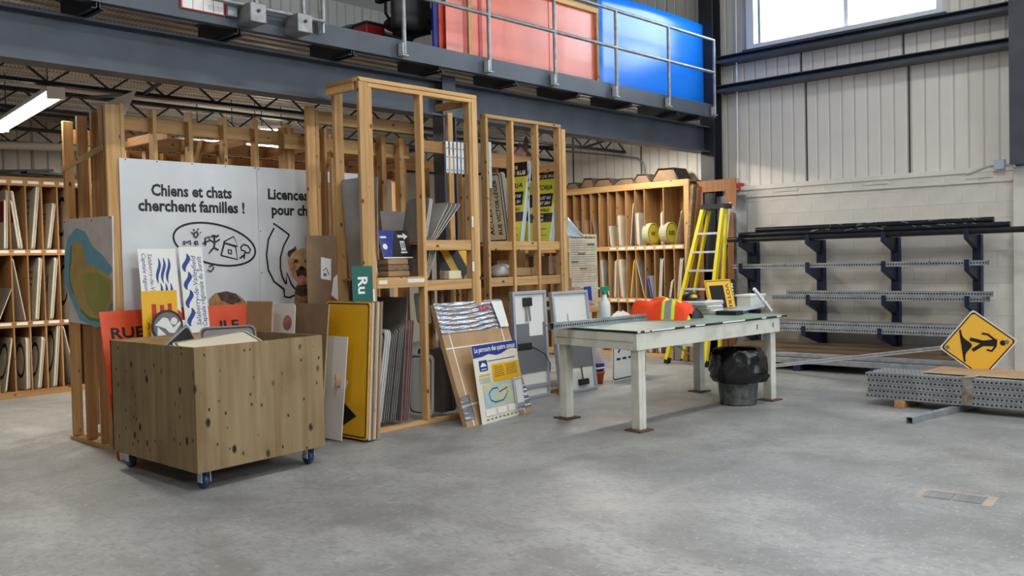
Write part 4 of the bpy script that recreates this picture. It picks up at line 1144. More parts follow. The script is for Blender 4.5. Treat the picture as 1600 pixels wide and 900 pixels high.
# green street name sign on the tower post
o, T, w, h = panel('street_sign', 'green street name sign reading Ru, set on end by the tower post', 'sign', (5.029, 6.63, 1.202), (5.259, 6.63, 1.202), (5.040, 6.64, 1.543), .006, 'green', 'galv', .02)
A = Art(T); A.text('Ru', w * .28, h - .09, .15, 'white_reflect', rot=-PI / 2, bold=.025); A.rect(w - .004, w + .016, .0, .13, 'paper'); A.build(o, 'lettering')

# ------------------------------------------------------------------ plates filed in the open tower
def xfan(n, label, group, x0, dx, yb, yf, z0, z1, lean, t, m, edge, r, name='sign_plate', dz=.0, ring=None):
    for k in range(n):
        o, T, w, h = xplate(name, label, x0 + dx * k, yb, yf + .004 * ((k * 5) % 4), z0, z1 - dz * k, lean, t, m, edge, r, group)
        if k == 0 and ring: Art(T).ring(rr(.02, w - .02, .02, h - .02, r, 4), rr(.032, w - .032, .032, h - .032, r, 4), ring).build(o)
# tall plates on the shelf by the post
xfan(3, 'tall narrow pale plate standing on the tower shelf against the left post', 'tall pale plates on the tower shelf', XB + .17, .022, 7.10, 6.73, SZ1 + .002, 2.357, -.07, .010, 'alu', 'plate_edge', .03)
# lower bay: big dark plates fanned out
xfan(1, 'biggest dark grey plate at the back of the fanned plates under the tower', None, XM - .20, .02, 7.45, 6.82, .045, 1.231, .12, .006, 'alu_dark', 'alu', .01)
xfan(7, 'worn grey plate in the fan of plates under the tower shelf', 'grey plates fanned under the tower shelf', XM - .46, .028, 7.42, 6.80, .045, 0.882, .15, .006, 'alu_dark', 'alu', .03, dz=-.015)
xfan(3, 'reddish brown plate in the fan under the tower shelf', 'brown plates fanned under the tower shelf', XM - .175, .028, 7.42, 6.80, .045, 1.003, .10, .006, 'print_pink', 'alu', .01)
xfan(3, 'white bordered plate at the front of the fan under the tower', 'white bordered plates fanned under the tower', XM - .56, .030, 7.40, 6.76, .045, 0.936, .16, .006, 'white_reflect', 'white', .05, ring='print_black')
# middle bay: blue and black pictogram sign on paper packs
for k in range(3):
    o = MB().box(5.614, 5.885 - .01 * k, 6.84, 7.10, SZ1 + .001 + .058 * k, SZ1 + .056 + .058 * k, None, .008).build('paper_pack', 'plank_y' if k == 1 else 'cardboard')
    tag(o, ('bottom wrapped brown pack', 'middle worn brown pack', 'top wrapped brown pack')[k] + ' in the stack under the blue sign', 'pack')
o, T, w, h = panel('pictogram_sign', 'blue and black recycling sign with arrow and bin symbol tilted on packs', 'sign', (5.579, 6.86, SZ1 + .178), (5.939, 6.86, SZ1 + .178), (5.661, 6.94, 1.880), .006, 'black', 'white', .01)
A = Art(T); A.poly([(0, .0), (w * .28, 0), (w * .52, h), (0, h)], 'royal'); A.rect(w * .62, w * .84, h * .74, h * .84, 'white'); A.poly([(w * .82, h * .66), (w * .98, h * .79), (w * .82, h * .92)], 'white', True)
A.rect(w * .66, w * .82, h * .28, h * .62, 'white'); A.rect(w * .63, w * .85, h * .18, h * .24, 'white', True); A.rect(w * .69, w * .72, h * .36, h * .56, 'black'); A.rect(w * .76, w * .79, h * .36, h * .56, 'black', True)
A.rect(w * .02, w * .22, h * .72, h * .79, 'white', True); A.poly(disc(w * .12, h * .42, w * .08, 14), 'white', True); A.rect(0, w, 0, h * .04, 'white'); A.build(o)
o, T, w, h = panel('dark_plate', 'dark blue-grey plate behind the recycling sign in the tower', 'plate', (5.901, 7.2, SZ1 + .002), (6.290, 7.2, SZ1 + .002), (6.004, 7.3, 2.093), .006, 'alu_dark', 'alu', .02)
# right bay: leaning plates on two shelves
for k in range(8):
    a = k < 4
    xb = XM + .075 + (.012 * k if a else .09 + .022 * (k - 4))
    xplate('sign_plate', 'brownish upright plate on the upper right shelf of the tower' if a else 'grey plate slumped over on the upper right shelf of the tower', xb, 7.08, 6.74, SZ2 + .002, SZ2 + (.42 if a else .38), .10 if a else .26 + .035 * (k - 4), .006, 'alu_dark' if a else 'alu', 'plate_edge', .05, 'upright plates, upper right tower shelf' if a else 'slumped plates, upper right tower shelf')
for k in range(4):
    xplate('sign_plate', 'brown grey rounded plate on the lower right shelf of the tower', XM + .075 + .013 * k, 7.08, 6.74, SZ3 + .002, SZ3 + .36, .10 + .015 * k, .006, 'alu_dark', 'plate_edge', .05, 'rounded plates, lower right tower shelf')
o, T, w, h = panel('hazard_sign', 'yellow and black striped hazard sign on the lower right tower shelf', 'sign', (6.396, 6.95, SZ3 + .002), (6.826, 6.95, SZ3 + .002), (6.452, 7.0, 1.685), .006, 'road_yellow', 'galv', .03)
A = Art(T)
for a in (-.22, .36): A.poly([(w * (a + .34), 0), (w * (a + .68), 0), (w * (a + .30), h * .995), (w * max(a - .02, 0), h * .995)] if a > 0 else [(w * .12, 0), (w * .46, 0), (w * .08, h * .98), (0, h * .98), (0, h * .35)], BK)
A.build(o)
MB().box(6.347, 6.516, 6.78, 6.93, SZ3 + .001, SZ3 + .085, None, .006).build('small_carton', 'cream'); tag(bpy.data.objects['small_carton'], 'small cream carton in front of the striped hazard sign', 'box')
o = MB().lathe([(.02, 0), (.05, .01), (.055, .05), (.045, .10), (.02, .12)], 10, None, (6.616, 6.78, SZ3 - .07), lambda j, k: 1 + .25 * math.sin(k * 2.3 + j)).build('plastic_wrap', 'plastic_bag')
tag(o, 'crumpled clear plastic wrap hanging off the lower right tower shelf', 'wrap')
# galvanised strips hanging on the tower rail
zt = 2.761; zb = 2.447
for k, px in enumerate((6.285, 6.341, 6.394, 6.447, 6.496, 6.573)):
    o = MB().box(px - .017, px + .017, 6.70, 6.705, zb, zt, None, .0015).box(px - .017, px + .017, 6.705, 6.79, zt - .005, zt).build('hanging_strip', 'galv_light')
    for z in (zb + .03, zt - .07, (zb + zt) / 2): MB().tube([(px, 6.70, z), (px, 6.696, z)], .006, n=6).build('hole', 'hole', o)
    tag(o, 'galvanised strip hooked on the tower rail, one of a hanging row of six', 'strip', 'galvanised strips hanging in the tower')
# lower right bay
xfan(1, 'white sign with rounded corners and black border in lower tower bay', None, 6.032, .03, 7.1, 6.74, .045, 0.652, .03, .02, 'white_reflect', 'plate_edge', .06, ring='print_black')
xfan(6, 'dull grey plate filed upright in the lower right tower bay', 'grey plates in lower right tower bay', 6.266, .030, 7.15, 6.80, .045, 0.689, -.05, .006, 'alu_dark', 'alu', .05)
xfan(1, 'slim black edged white plate leaning in the upper part of lower tower bay', None, 6.094, .03, 7.0, 6.78, 0.958, 1.259, -.04, .008, 'white_reflect', 'black', .03)

# ------------------------------------------------------------------ street signs in the second rack
def namesign(x, yb, yf, lean, lines, label, grp=None):
    o, T, w, h = xplate('street_sign', label, x, yb, yf, CS1 + .002, 2.548, lean, .005, 'cream', 'plate_edge', .03, grp)
    A = Art(T); A.ring(rr(.008, w - .008, .008, h - .008, .03, 4), rr(.022, w - .022, .022, h - .022, .022, 4), BK)
    for i, s in enumerate(lines): A.text(s, w * (.64 + .24 * i), h * .10, w * .16, BK, rot=PI / 2, bold=.02, width=h * (.80 if len(s) > 12 else .62))
    A.build(o)
    return o
namesign(7.606, 7.68, 7.14, 7.485 - 7.606, ('ACCÈS VIA', 'RUE VICTOR-LÉGER'), 'cream street sign reading Rue Victor-Léger set on end in the bin rack')
for k in range(3):
    xplate('street_sign', 'pale plate edge on behind the Rue Victor-Léger sign', 7.627 + .018 + .02 * k, 7.68, 7.14, CS1 + .002, 2.561, 7.485 - 7.606, .006, 'alu', 'white', .03, 'plates behind the Victor-Léger sign')
o, T, w, h = xplate('street_sign', 'cream street sign reading Rampe de, partly hidden behind the first stud', 7.355, 7.70, 7.2, CS1 + .002, 2.558, .0, .005, 'cream', 'plate_edge', .03)
A = Art(T); A.rect(0, w, h - .03, h, BK); A.text('RAMPE DE', w * .62, h * .08, .075, BK, rot=PI / 2, bold=.02, width=h * .42); A.build(o)
def closure(x, yb, yf, lean, z1, label, full, grp=None, art=True):
    o, T, w, h = xplate('closure_sign', label, x, yb, yf, CS1 + .002, z1, lean, .012, 'lime', 'box_blue', 0, grp)
    if art:
        A = Art(T)
        A.rect(0, w, h * .83, h, BK).rect(0, w * .93, h * .46, h * .635, BK, True).rect(0, w, h * .255, h * .375, BK, True)
        W_ = 'white'
        A.text('DE', w * .60, h * .915, .055, W_, bold=.03, shear=.1, align='CENTER'); A.text('DE RUE' if full else 'E DE RUE', w * .93, h * .85, .055, W_, bold=.03, shear=.1, align='RIGHT', width=w * .55)
        A.text('ORIA' if full else 'TORIA', w * .88, h * .685, .085, BK, bold=.02, shear=.1, align='RIGHT', width=w * .5)
        A.text('NCHE' if full else 'LLET 6H', w * .86, h * .56, .05, W_, bold=.03, shear=.1, align='RIGHT'); A.text('À 5H' if full else 'LET 20H', w * .86, h * .49, .05, W_, bold=.03, shear=.1, align='RIGHT')
        A.text('FIELD' if full else 'EYFIELD', w * .88, h * .395, .05, BK, bold=.02, shear=.1, align='RIGHT'); A.text('N' if full else 'ON', w * .70, h * .325, .04, W_, bold=.03, align='RIGHT'); A.text('R' if full else 'ER', w * .72, h * .27, .04, W_, bold=.03, align='RIGHT')
        A.rect(w * .55, w * .85, h * .165, h * .175, 'print_grey'); A.rect(w * .6, w * .9, h * .08, h * .09, 'print_grey', True); A.build(o)
    return o
zz1 = 2.698
MX = 7.820; ML = 7.994 - MX
RX = 8.328; RL = 8.535 - RX
closure(MX, 7.62, 7.15, ML, zz1, 'front yellow and black street closure sign in middle bin of the bin rack', True)
for k in range(5): closure(MX + .016 + .017 * k + (.075 if k > 2 else 0), 7.62, 7.15, ML if k < 3 else .01, zz1 + .01, '', True, None, k == 3)
closure(RX, 7.62, 7.15, RL, zz1, 'front yellow and black street closure sign in right bin of the bin rack', False)
for k in range(4): closure(RX + .018 + .022 * k, 7.62, 7.15, RL, zz1, '', False, None, False)
for o in bpy.data.objects:
    if o.name.startswith('closure_sign') and o.get('label') in (None, ''):
        mid = o.matrix_basis.translation.x < CX[2]
        tag(o, 'street closure sign edge on behind the front one in %s bin of the bin rack' % ('middle' if mid else 'right'), 'sign', 'closure signs filed in the %s bin' % ('middle' if mid else 'right'))
# cut-out print behind the closure signs
o, T, w, h = panel('photo_cutout', 'cut-out photo print of a curly haired figure above the closure signs', 'picture', (8.314, 7.68, CS1 + .02), (8.668, 7.68, CS1 + .02), (8.328, 7.69, 2.796), .004, 'print_pink')
MB(T).prism([(0, h - .02), (w, h - .02), (w * .86, h + .06), (w * .78, h + .16), (w * .86, h + .26), (w * .70, h + .32), (w * .5, h + .20), (w * .34, h + .22), (w * .14, h + .12), (0, h + .1)], -.001, .003, 'fur_dark').build('outline', 'fur_dark', o)
Art(T, -.002).poly([(0, h - .01), (w * .74, h - .01), (w * .66, h + .10), (w * .42, h + .17), (w * .1, h + .10)], 'print_pink').build(o)
o = MB().box(7.387, 7.428, 7.2, 7.5, CS1 + .6, 2.892).build('grey_sheet', 'galv_light'); tag(o, 'thin pale strip standing on end inside the bin rack', 'strip')
# bins below: cartons and bits
for k, (px0, px1, pyt, m, lab) in enumerate(((772, 798, 412, 'cloth_white', 'grey and white lump in the left cubby of the bin rack'), (807, 836, 415, 'cardboard', 'open brown carton in the middle cubby of the bin rack'), (847, 868, 402, 'cardboard_dark', 'taller brown carton in the right cubby of the bin rack'))):
    xa, xb = {0: (7.552, 7.797), 1: (7.809, 8.109), 2: (8.372, 8.610)}[k]
    zt = (1.487, 1.480, 1.610)[k]
    t = thing('carton' if k else 'wrapped_lump', lab, 'box', ((xa + xb) / 2, 7.35, CS2))
    if k == 0:
        MB().lathe([(.02, 0), (.13, .01), (.15, .06), (.12, .12), (.04, .15)], 14, None, ((xa + xb) / 2, 7.32, CS2 + .001), lambda j, q: 1 + .12 * math.sin(q * 1.7 + j * 2)).build('body', m, t)
        Tm = Matrix.Translation(((xa + xb) / 2, 7.17, CS2 + .08)); Art(Tm).ring(disc(0, 0, .045, 14), disc(0, 0, .03, 14), BK).build(t)
    else:
        m_ = MB(); y0, y1 = 7.20, 7.52
        m_.box(xa, xb, y0, y0 + .006, CS2 + .001, zt).box(xa, xb, y1, y1 + .006, CS2 + .001, zt).box(xa, xa + .006, y0 + .006, y1, CS2 + .001, zt).box(xb - .006, xb, y0 + .006, y1, CS2 + .001, zt).box(xa, xb, y0, y1, CS2 + .001, CS2 + .008).build('body', m, t)
        MB().box(xa, xb, y1 + .002, y1 + .007, zt, zt + .09).build('flap', m, t)

# ------------------------------------------------------------------ panels leaning in front of the second rack
# foil topped cardboard crate panel
fb, fr_, ft = ((6.008, 6.225, -0.000), (7.053, 6.333, 0.000), (6.050, 6.620, 1.157))
t = thing('wrapped_crate', 'flat cardboard crate with silver foil top, strapped, leaning on the rack', 'crate', fb)
T, w, h = frame(fb, fr_, ft)
MB(T).prism([(0, 0), (w, 0), (w, h), (0, h)], 0, .05, 'cardboard').build('carton', 'cardboard', t)
fo = MB(T).grid(lambda u, v: (u * w * 1.004 - .002 * w, -.006 - .006 * math.sin(40 * v + 3 * math.sin(5 * u)) - .003 * math.sin(23 * u), h - (1 - v) * (h * .25) + .004), 24, 30, None, False).build('foil', 'foil', t)
MB(T).box(-.002, w + .002, -.004, .054, h - .002, h + .003).build('foil_edge', 'foil', t)
A = Art(T, -.02); [A.rect(w * (.60 + .045 * k), w * (.635 + .045 * k), h - .10 + .006 * (k % 2), h - .065, 'print_red', k > 0) for k in range(4)]; A.poly([(w * .82, h - .02), (w * .99, h - .02), (w * .99, h - .30), (w * .86, h - .30)], 'paper'); A.build(fo)
for x in (w * .10, w * .88): MB(T).box(x - .006, x + .006, -.003, 0, 0, h * .76).build('strap', 'strap', t)
for z in (h * .17, h * .63): MB(T).box(0, w, -.0045, -.0015, z - .006, z + .006).build('strap', 'strap', t)
for x in (0, w * .86):
    MB(T).grid(lambda u, v: (x + u * w * .14, -.006 - .004 * math.sin(30 * v), .06 + v * h * .2), 4, 14, None, False).build('wrap', 'foil', t)
# tourist route sign in front of it
o, T, w, h = panel('route_sign', 'cycle route map sign headed Le parcours des quatre canaux leaning on the crate', 'sign', (6.190, 6.202, -0.000), (6.955, 6.334, 0.000), (6.054, 6.290, 0.748), .006, 'sign_ivory', 'white', .004)
A = Art(T); WV = [(w, h * .88), (w * .9, h * .90), (w * .78, h * .895), (w * .62, h * .85), (w * .5, h * .84), (w * .34, h * .87), (w * .18, h * .845), (0, h * .84)]
A.poly([(x, z - .012) for x, z in WV] + [(0, h), (w, h)], 'cream'); A.poly(WV + [(0, h), (w, h)], 'royal'); A.text('Le parcours des quatre canaux', w * .04, h * .91, .07, 'white', bold=.02, width=w * .92)
A.poly(rr(w * .10, w * .28, h * .66, h * .80, .012, 3), 'print_blue'); A.poly([(w * .12, h * .72), (w * .17, h * .77), (w * .22, h * .76), (w * .26, h * .72)], 'white'); A.rect(w * .13, w * .25, h * .68, h * .69, 'white', True)
A.poly(rr(w * .36, w * .98, h * .50, h * .73, .012, 3), 'yellow'); A.rect(w * .30, w * .92, h * .775, h * .785, 'print_blue', True)
for k in range(6): A.rect(w * .40, w * (.62 if k else .60), h * (.69 - .025 * k), h * (.698 - .025 * k), 'rust', k > 0); A.rect(w * .67, w * .92, h * (.69 - .025 * k), h * (.698 - .025 * k), 'rust', True)
A.rect(w * .06, w * .30, h * .60, h * .62, 'yellow', True)
for k in range(4): A.rect(w * .06, w * .30, h * (.57 - .02 * k), h * (.575 - .02 * k), 'print_grey', True)
A.poly(rr(w * .12, w * .80, h * .19, h * .49, .01, 2), 'map_pale'); A.poly([(w * (.12 + a), h * c) for a, c in ((.0, .20), (.12, .19), (.16, .27), (.10, .36), (.0, .40))], 'map_sky'); A.poly([(w * (.12 + a), h * c) for a, c in ((.1, .30), (.2, .22), (.5, .22), (.62, .34), (.6, .46), (.4, .49), (.2, .44), (.12, .38))], 'map_sky'); A.poly([(w * (.15 + a), h * c) for a, c in ((.14, .29), (.22, .25), (.48, .245), (.58, .33), (.55, .44), (.38, .46), (.24, .40))], 'map_pale')
A.stroke([(w * .30, h * .42), (w * .22, h * .37), (w * .24, h * .28), (w * .34, h * .24), (w * .52, h * .25), (w * .62, h * .32), (w * .64, h * .40), (w * .45, h * .36), (w * .42, h * .42), (w * .30, h * .42)], .012, 'royal')
for k in range(9): A.rect(w * (.1 + .09 * k), w * (.14 + .09 * k), h * .035, h * .055, 'print_grey', k > 0)
for k in range(3): A.rect(w * (.10 + .25 * k), w * (.30 + .25 * k), h * .09, h * .165, 'white', k > 0)
A.build(o)
b = MB(T).box(w * .76, w * .96, -.03, -.004, h * .10, h * .50, None, .006).build('leaflet_box', 'alu_frame', o); MB(T).box(w * .785, w * .935, -.034, -.0302, h * .16, h * .47).build('leaflet', 'paper', b)

# two display frames with wiring
def display(name, label, bl, br, tl, big):
    t = thing(name, label, 'display', bl)
    T, w, h = frame(bl, br, tl)
    f = .035
    for a, b, c, d in ((0, w, 0, f), (0, w, h - f, h), (0, f, f, h - f), (w - f, w, f, h - f)): MB(T).box(a, b, -.03, .03, c, d, None, .003).build('frame_bar', 'alu_frame', t)
    MB(T).box(f, w - f, .0, .012, f, h - f).build('back_sheet', 'paper', t)
    MB(T).box(f, w - f, -.012, -.001, h * .24, h * .70).build('grey_panel', 'panel_grey', t)
    if big:
        MB(T).box(w * .10, w * .52, -.016, -.0125, h * .455, h * .52).build('slot', 'black', t)
        MB(T).tube([(w * .52, -.02, h * .48), (w * .8, -.06, h * .40), (w * .98, -.05, h * .30), (w * 1.02, -.02, h * .22)], .006).build('cable', 'black', t)
        MB(T).box(w * .32, w * .56, -.035, -.001, h * .86, h * .94, None, .006).build('connector', 'black', t)
        MB(T).tube([(w * .40, -.02, h * .86), (w * .40, -.02, h * .72)], .010).tube([(w * .48, -.02, h * .86), (w * .50, -.02, h * .72)], .010).build('lead', 'alu', t)
        MB(T).box(w * .46, w * .86, -.018, -.0125, h * .58, h * .73).build('paper_note', 'paper', t)
        MB(T).box(f, w - f, -.02, .0, h * .10, h * .13).build('rail', 'alu_frame', t)
    else:
        MB(T).box(w * .40, w * .78, -.018, -.0125, h * .64, h * .78).build('paper_note', 'paper', t)
        MB(T).tube([(w * .60, -.02, h * .24), (w * .62, -.02, h * .12)], .007).build('lead', 'black', t)
        MB(T).box(w * .50, w * .76, -.04, -.001, h * .06, h * .12, None, .006).build('adapter', 'black', t)
    return t
display('display_frame', 'grey framed display panel with black connector and cable leaning on the rack', (7.468, 6.951, 0.000), (8.048, 6.961, 0.000), (7.354, 6.990, 1.214), True)
display('display_frame', 'grey framed display panel with white note, behind the left table leg', (8.122, 6.850, 0.000), (8.772, 6.831, 0.000), (8.030, 6.990, 1.187), False)

# ------------------------------------------------------------------ work table
TZT = 0.910
tb = thing('work_table', 'long white painted work table with worn green top', 'table', (8.0, 5.26, 0))
TT = Matrix.Translation((8.03, 5.262, 0)) @ Matrix.Rotation(math.radians(-2.6), 4, 'Z') @ Matrix(((1, .10, 0, 0), (0, 1, 0, 0), (0, 0, 1, 0), (0, 0, 0, 1)))
HL, HW = 1.14, .482
for sx, sy in ((-1, -1), (-1, 1), (1, -1), (1, 1)):
    x, y = sx * HL, sy * HW
    lg = MB(TT).box(x - .05, x - .002, y - .05, y + .05, .014, .74, None, .004).box(x + .0, x + .05, y - .05, y + .05, .014, .74, None, .004).build('leg', 'table_paint', tb)
    MB(TT).box(x - .10, x + .10, y - .10, y + .10, 0, .013).build('foot_plate', 'rust', lg)
AX, AY = HL + .10, HW + .075
MB(TT).box(-AX, AX, -AY, -AY + .038, .735, TZT - .022, None, .003).build('apron', 'table_paint', tb)
MB(TT).box(-AX, AX, AY - .038, AY, .735, TZT - .022, None, .003).build('apron', 'table_paint', tb)
MB(TT).box(-AX, -AX + .038, -AY + .039, AY - .039, .735, .805, None, .003).build('apron', 'table_paint', tb)
MB(TT).box(-AX - .004, -AX + .036, -AY + .039, AY - .039, .808, TZT - .022, None, .003).build('apron', 'table_paint', tb)
MB(TT).box(AX - .038, AX, -AY + .039, AY - .039, .735, TZT - .022, None, .003).build('apron', 'table_paint', tb)
for x in (.78, 1.1): MB(TT).box(x - .012, x + .012, -AY - .004, -AY, .79, .84).build('clip', 'galv', tb)
tp = MB(TT).box(-AX - .01, AX + .14, -AY - .012, AY + .012, TZT - .021, TZT - .003, None, .002).build('table_top', 'black', tb)
MB(TT).box(-AX - .008, AX + .138, -AY - .010, AY + .010, TZT - .003, TZT).build('green_surface', 'table_green', tp)
random.seed(3)
x = -AX
while x < AX + .1:
    l = random.uniform(.02, .12)
    if random.random() < .55: MB(TT).box(x, x + l, -AY - .0135, -AY - .011, TZT - .016, TZT - .002).build('paint_chip', 'white', tp)
    x += l
def onT(px, py, z=0): pass
ZT_ = TZT + .001

# perforated post lying across the table
def perf(name, label, p, q, s=.045, m='galv_tube', group=None, cat='post', hole_sides=(1, 1), pitch=.0254, up=(0, 0, 1), make=True, rh=None):
    """hollow square post from p to q with rows of punched holes on side and top faces"""
    p = Vector(p); q = Vector(q); d = (q - p).normalized(); L = (q - p).length
    sd = d.cross(Vector(up)).normalized(); u = sd.cross(d).normalized()
    T = Matrix(((d.x, sd.x, u.x, p.x), (d.y, sd.y, u.y, p.y), (d.z, sd.z, u.z, p.z), (0, 0, 0, 1)))
    h = s / 2; w = .003
    o = MB(T).box(0, L, -h, h, h - w, h).box(0, L, -h, h, -h, -h + w).box(0, L, -h, -h + w, -h + w, h - w).box(0, L, h - w, h, -h + w, h - w).build(name, m)
    tag(o, label, cat, group)
    mb = MB(T); r = rh or s * .16; n = int(L / pitch)
    for k in range(n):
        x = (k + .5) * pitch
        c8 = [(math.cos(PI / 3 * j) * r, math.sin(PI / 3 * j) * r) for j in range(6)]
        if hole_sides[0]: mb.add([(x + a, -h - .0004, b) for a, b in c8] , [tuple(range(6))])
        if hole_sides[0] > 1: mb.add([(x + a, h + .0004, b) for a, b in c8], [tuple(range(6))])
        if hole_sides[1]: mb.add([(x + a, b, h + .0004) for a, b in c8], [tuple(range(6))])
    ho = mb.build('punched_holes', 'hole', o); ho['kind'] = 'stuff'
    return o
perf('perforated_post', 'galvanised perforated post lying across the table, one end sticking out', (6.491, 5.573, 0.942), (8.62, 5.58, .942), .062, hole_sides=(2, 1), pitch=.034, rh=.011)
MB().tube([(6.680, 5.719, 0.937), (6.651, 5.783, 0.937)], .009).build('wire_end', 'fur_tan', bpy.data.objects['perforated_post'])

# spray bottle
bp = Vector((7.477, 5.699, 0.911))
t = thing('spray_bottle', 'white translucent spray bottle with green nozzle on the table', 'bottle', bp)
MB().lathe([(0.0000, 0), (0.0572, 0.0000), (0.0611, 0.0130), (0.0611, 0.1755), (0.0559, 0.2015), (0.0286, 0.2470), (0.0234, 0.2795), (0.0234, 0.2990)], 20, None, bp).build('body', 'bottle', t)
MB().lathe([(0.0260, 0.2886), (0.0286, 0.2925), (0.0286, 0.3185), (0.0156, 0.3250)], 14, None, bp).build('collar', 'bottle_green', t)
vd = Vector((.73, -.68, 0))
MB().bar(bp + Vector((0, 0, 0.3406)) - vd * 0.0455, bp + Vector((0, 0, 0.3484)) + vd * 0.0585, 0.0312, 0.0416).build('spray_head', 'bottle_green', t)
MB().bar(bp + Vector((0, 0, 0.3250)) + vd * 0.0390, bp + Vector((0, 0, 0.2795)) + vd * 0.0520, 0.0156, 0.0104).build('trigger', 'white', t)
MB().tube([bp + Vector((0, 0, 0.3484)) - vd * 0.0455, bp + Vector((0, 0, 0.3484)) - vd * 0.0676], 0.0104).build('nozzle_tip', 'white', t)

# rags
def lump(name, label, c, rx, ry, h, m, cat, seed, rough=.22, n=18, k=8):
    random.seed(seed); ph = [random.uniform(0, 6.28) for _ in range(8)]
    def f(u, v):
        t = 2 * PI * u; r = 1 - v
        w = 1 + rough * math.sin(3 * t + ph[0]) * .6 + rough * math.sin(5 * t + ph[1] + 3 * v) * .5 + rough * .3 * math.sin(9 * t + ph[2])
        z = h * (1 - r ** 2.2) * (1 + rough * math.sin(4 * t + ph[3]) * (r) * 1.2 + rough * .8 * math.sin(7 * t + 6 * v + ph[4]) * r)
        return (c[0] + rx * r * w * math.cos(t), c[1] + ry * r * w * math.sin(t), c[2] + z)
    o = MB().grid(f, n, k).build(name, m); tag(o, label, cat); return o
lump('rag', 'crumpled white rag behind the perforated post on the table', (8.26, 5.71, .911), .19, .07, .15, 'cloth_white', 'rag', 4, .42, 30, 12)
lump('rag', 'small white paper towels beside the spray bottle on the table', (7.80, 5.73, .911), .19, .06, .09, 'cloth_white', 'rag', 9, .4, 30, 12)

# folded orange vest: draped heap with reflective bands following its surface
va = Vector((8.006, 5.703, 0.911)); vb = Vector((8.120, 5.175, 0.911)); vu = (vb - va); VL = vu.length; vu.normalize(); vv = Vector((-vu.y, vu.x, 0))
def vest_pt(u, v, off=0.0):
    x = -.06 + u * (VL + .10); y = -.02 + v * .34
    edge = min(1, max(0, min(v / .12, (1 - v) / .15))); eu = min(1, max(0, min(u / .16, (1 - u) / .14)))
    z = .20 * (edge ** .5) * (.30 + .70 * eu ** .5) * (1 - .25 * v) + .022 * math.sin(11 * u + 5 * v) * edge + .014 * math.sin(19 * v - 8 * u) * edge + .010 * math.sin(27 * u) * edge + .03 * math.exp(-((u - .42) / .2) ** 2 - ((v - .6) / .3) ** 2)
    p = va + vu * (x + .02 * math.sin(5 * v)) + vv * (y - .03 * math.sin(3 * u) * (1 - v)); return (p.x, p.y, ZT_ + max(z, 0) + off)
t = thing('safety_vest', 'bright orange safety vest with yellow and silver bands heaped on the table', 'vest', (va + vb) / 2)
MB().grid(lambda u, v: vest_pt(u, v), 30, 18).build('fabric', 'vest', t)
for (u0, u1, v0, v1, m) in ((.58, .80, 0, 1, 'vest_yellow'), (.63, .745, 0, 1, 'silver_tape'), (.12, .60, .55, .68, 'vest_yellow'), (.12, .60, .585, .645, 'silver_tape')):
    MB().grid(lambda u, v: vest_pt(u0 + (u1 - u0) * u, v0 + (v1 - v0) * v, .004 if m == 'vest_yellow' else .007), 8, 20).build('reflective_band', m, t)
lump('glove', 'yellow-green and grey work glove beside the orange vest', (8.204, 5.229, 0.911), .10, .07, .075, 'vest_yellow', 'glove', 21, .3)
lump('glove', 'black work glove lying beside the white cases', (8.425, 5.227, 0.911), .09, .08, .11, 'black', 'glove', 33, .3)
# white flat cases
def cased(c, w, d, z0, z1, rz, label):
    T = Matrix.Translation((c[0], c[1], 0)) @ Matrix.Rotation(rz, 4, 'Z')
    o = MB(T).box(-w / 2, w / 2, -d / 2, d / 2, z0, z1, None, .012).build('flat_case', 'pipe_white'); tag(o, label, 'case')
    MB(T).box(-w / 2 - .002, w / 2 + .002, -d / 2 - .002, d / 2 + .002, (z0 + z1) / 2 - .003, (z0 + z1) / 2 + .003).build('seam', 'alu', o)
    return o
cc = (9.150, 5.517, 0.911)
cased(cc, .26, .30, ZT_, ZT_ + .055, .1, 'lower white flat case on the table beside the gloves')
cased((cc[0] - .02, cc[1] + .02), .30, .30, ZT_ + .057, ZT_ + .10, -.1, 'middle white flat case of the stack on the table')
cased((cc[0] - .03, cc[1] + .03), .40, .30, ZT_ + .102, ZT_ + .15, .0, 'upper long white flat case of the stack on the table')
hc = Vector((cc[0] - .08, cc[1] + .16, ZT_ + .151))
t = thing('cap', 'black and yellow cap lying on the white cases', 'cap', hc)
MB().lathe([(.10, 0), (.10, .03), (.085, .07), (.05, .095), (.005, .105)], 18, None, hc, lambda j, k: 1 + .06 * math.sin(2 * k + j)).build('crown', 'black', t)
MB().grid(lambda u, v: (hc.x + (.09 + .09 * v) * math.cos(-2.3 + 1.5 * u), hc.y + (.09 + .09 * v) * math.sin(-2.3 + 1.5 * u), hc.z + .012 - .01 * v), 10, 3).build('brim', 'royal', t, .005)
MB().lathe([(.045, 0), (.04, .025), (.01, .04)], 12, None, (hc.x - .04, hc.y - .055, hc.z + .035), lambda j, k: 1 + .2 * math.sin(3 * k)).build('badge', 'yellow', t)
# grey sheet of plans lying over a dark block
o = MB().box(8.976, 9.129, 5.05, 5.3, ZT_, ZT_ + .045, None, .004).build('dark_case', 'black'); tag(o, 'black flat case under the sheet of plans on the table', 'case')
o, T, w, h = panel('plan_sheet', 'pale blue-grey laminated plan lying on the black case', 'sheet', (9.132, 5.063, 0.950), (10.449, 5.398, 0.950), (10.238, 6.106, 0.950), .004, 'box_blue')
Art(T, .0).rect(w * .1, w * .9, h * .1, h * .12, 'print_grey').rect(w * .1, w * .5, h * .3, h * .7, 'alu').build(o)
bpy.data.objects['plan_sheet'].rotation_euler = (0, 0, 0)
o = MB().box(9.956, 10.286, 5.4, 5.6, ZT_, 1.086, None, .01).build('white_tub', 'pipe_white'); tag(o, 'small white plastic tub at the far end of the table', 'tub')
MB().box(9.940, 10.302, 5.39, 5.61, 1.070, 1.093, None, .004).build('lid', 'white', o)
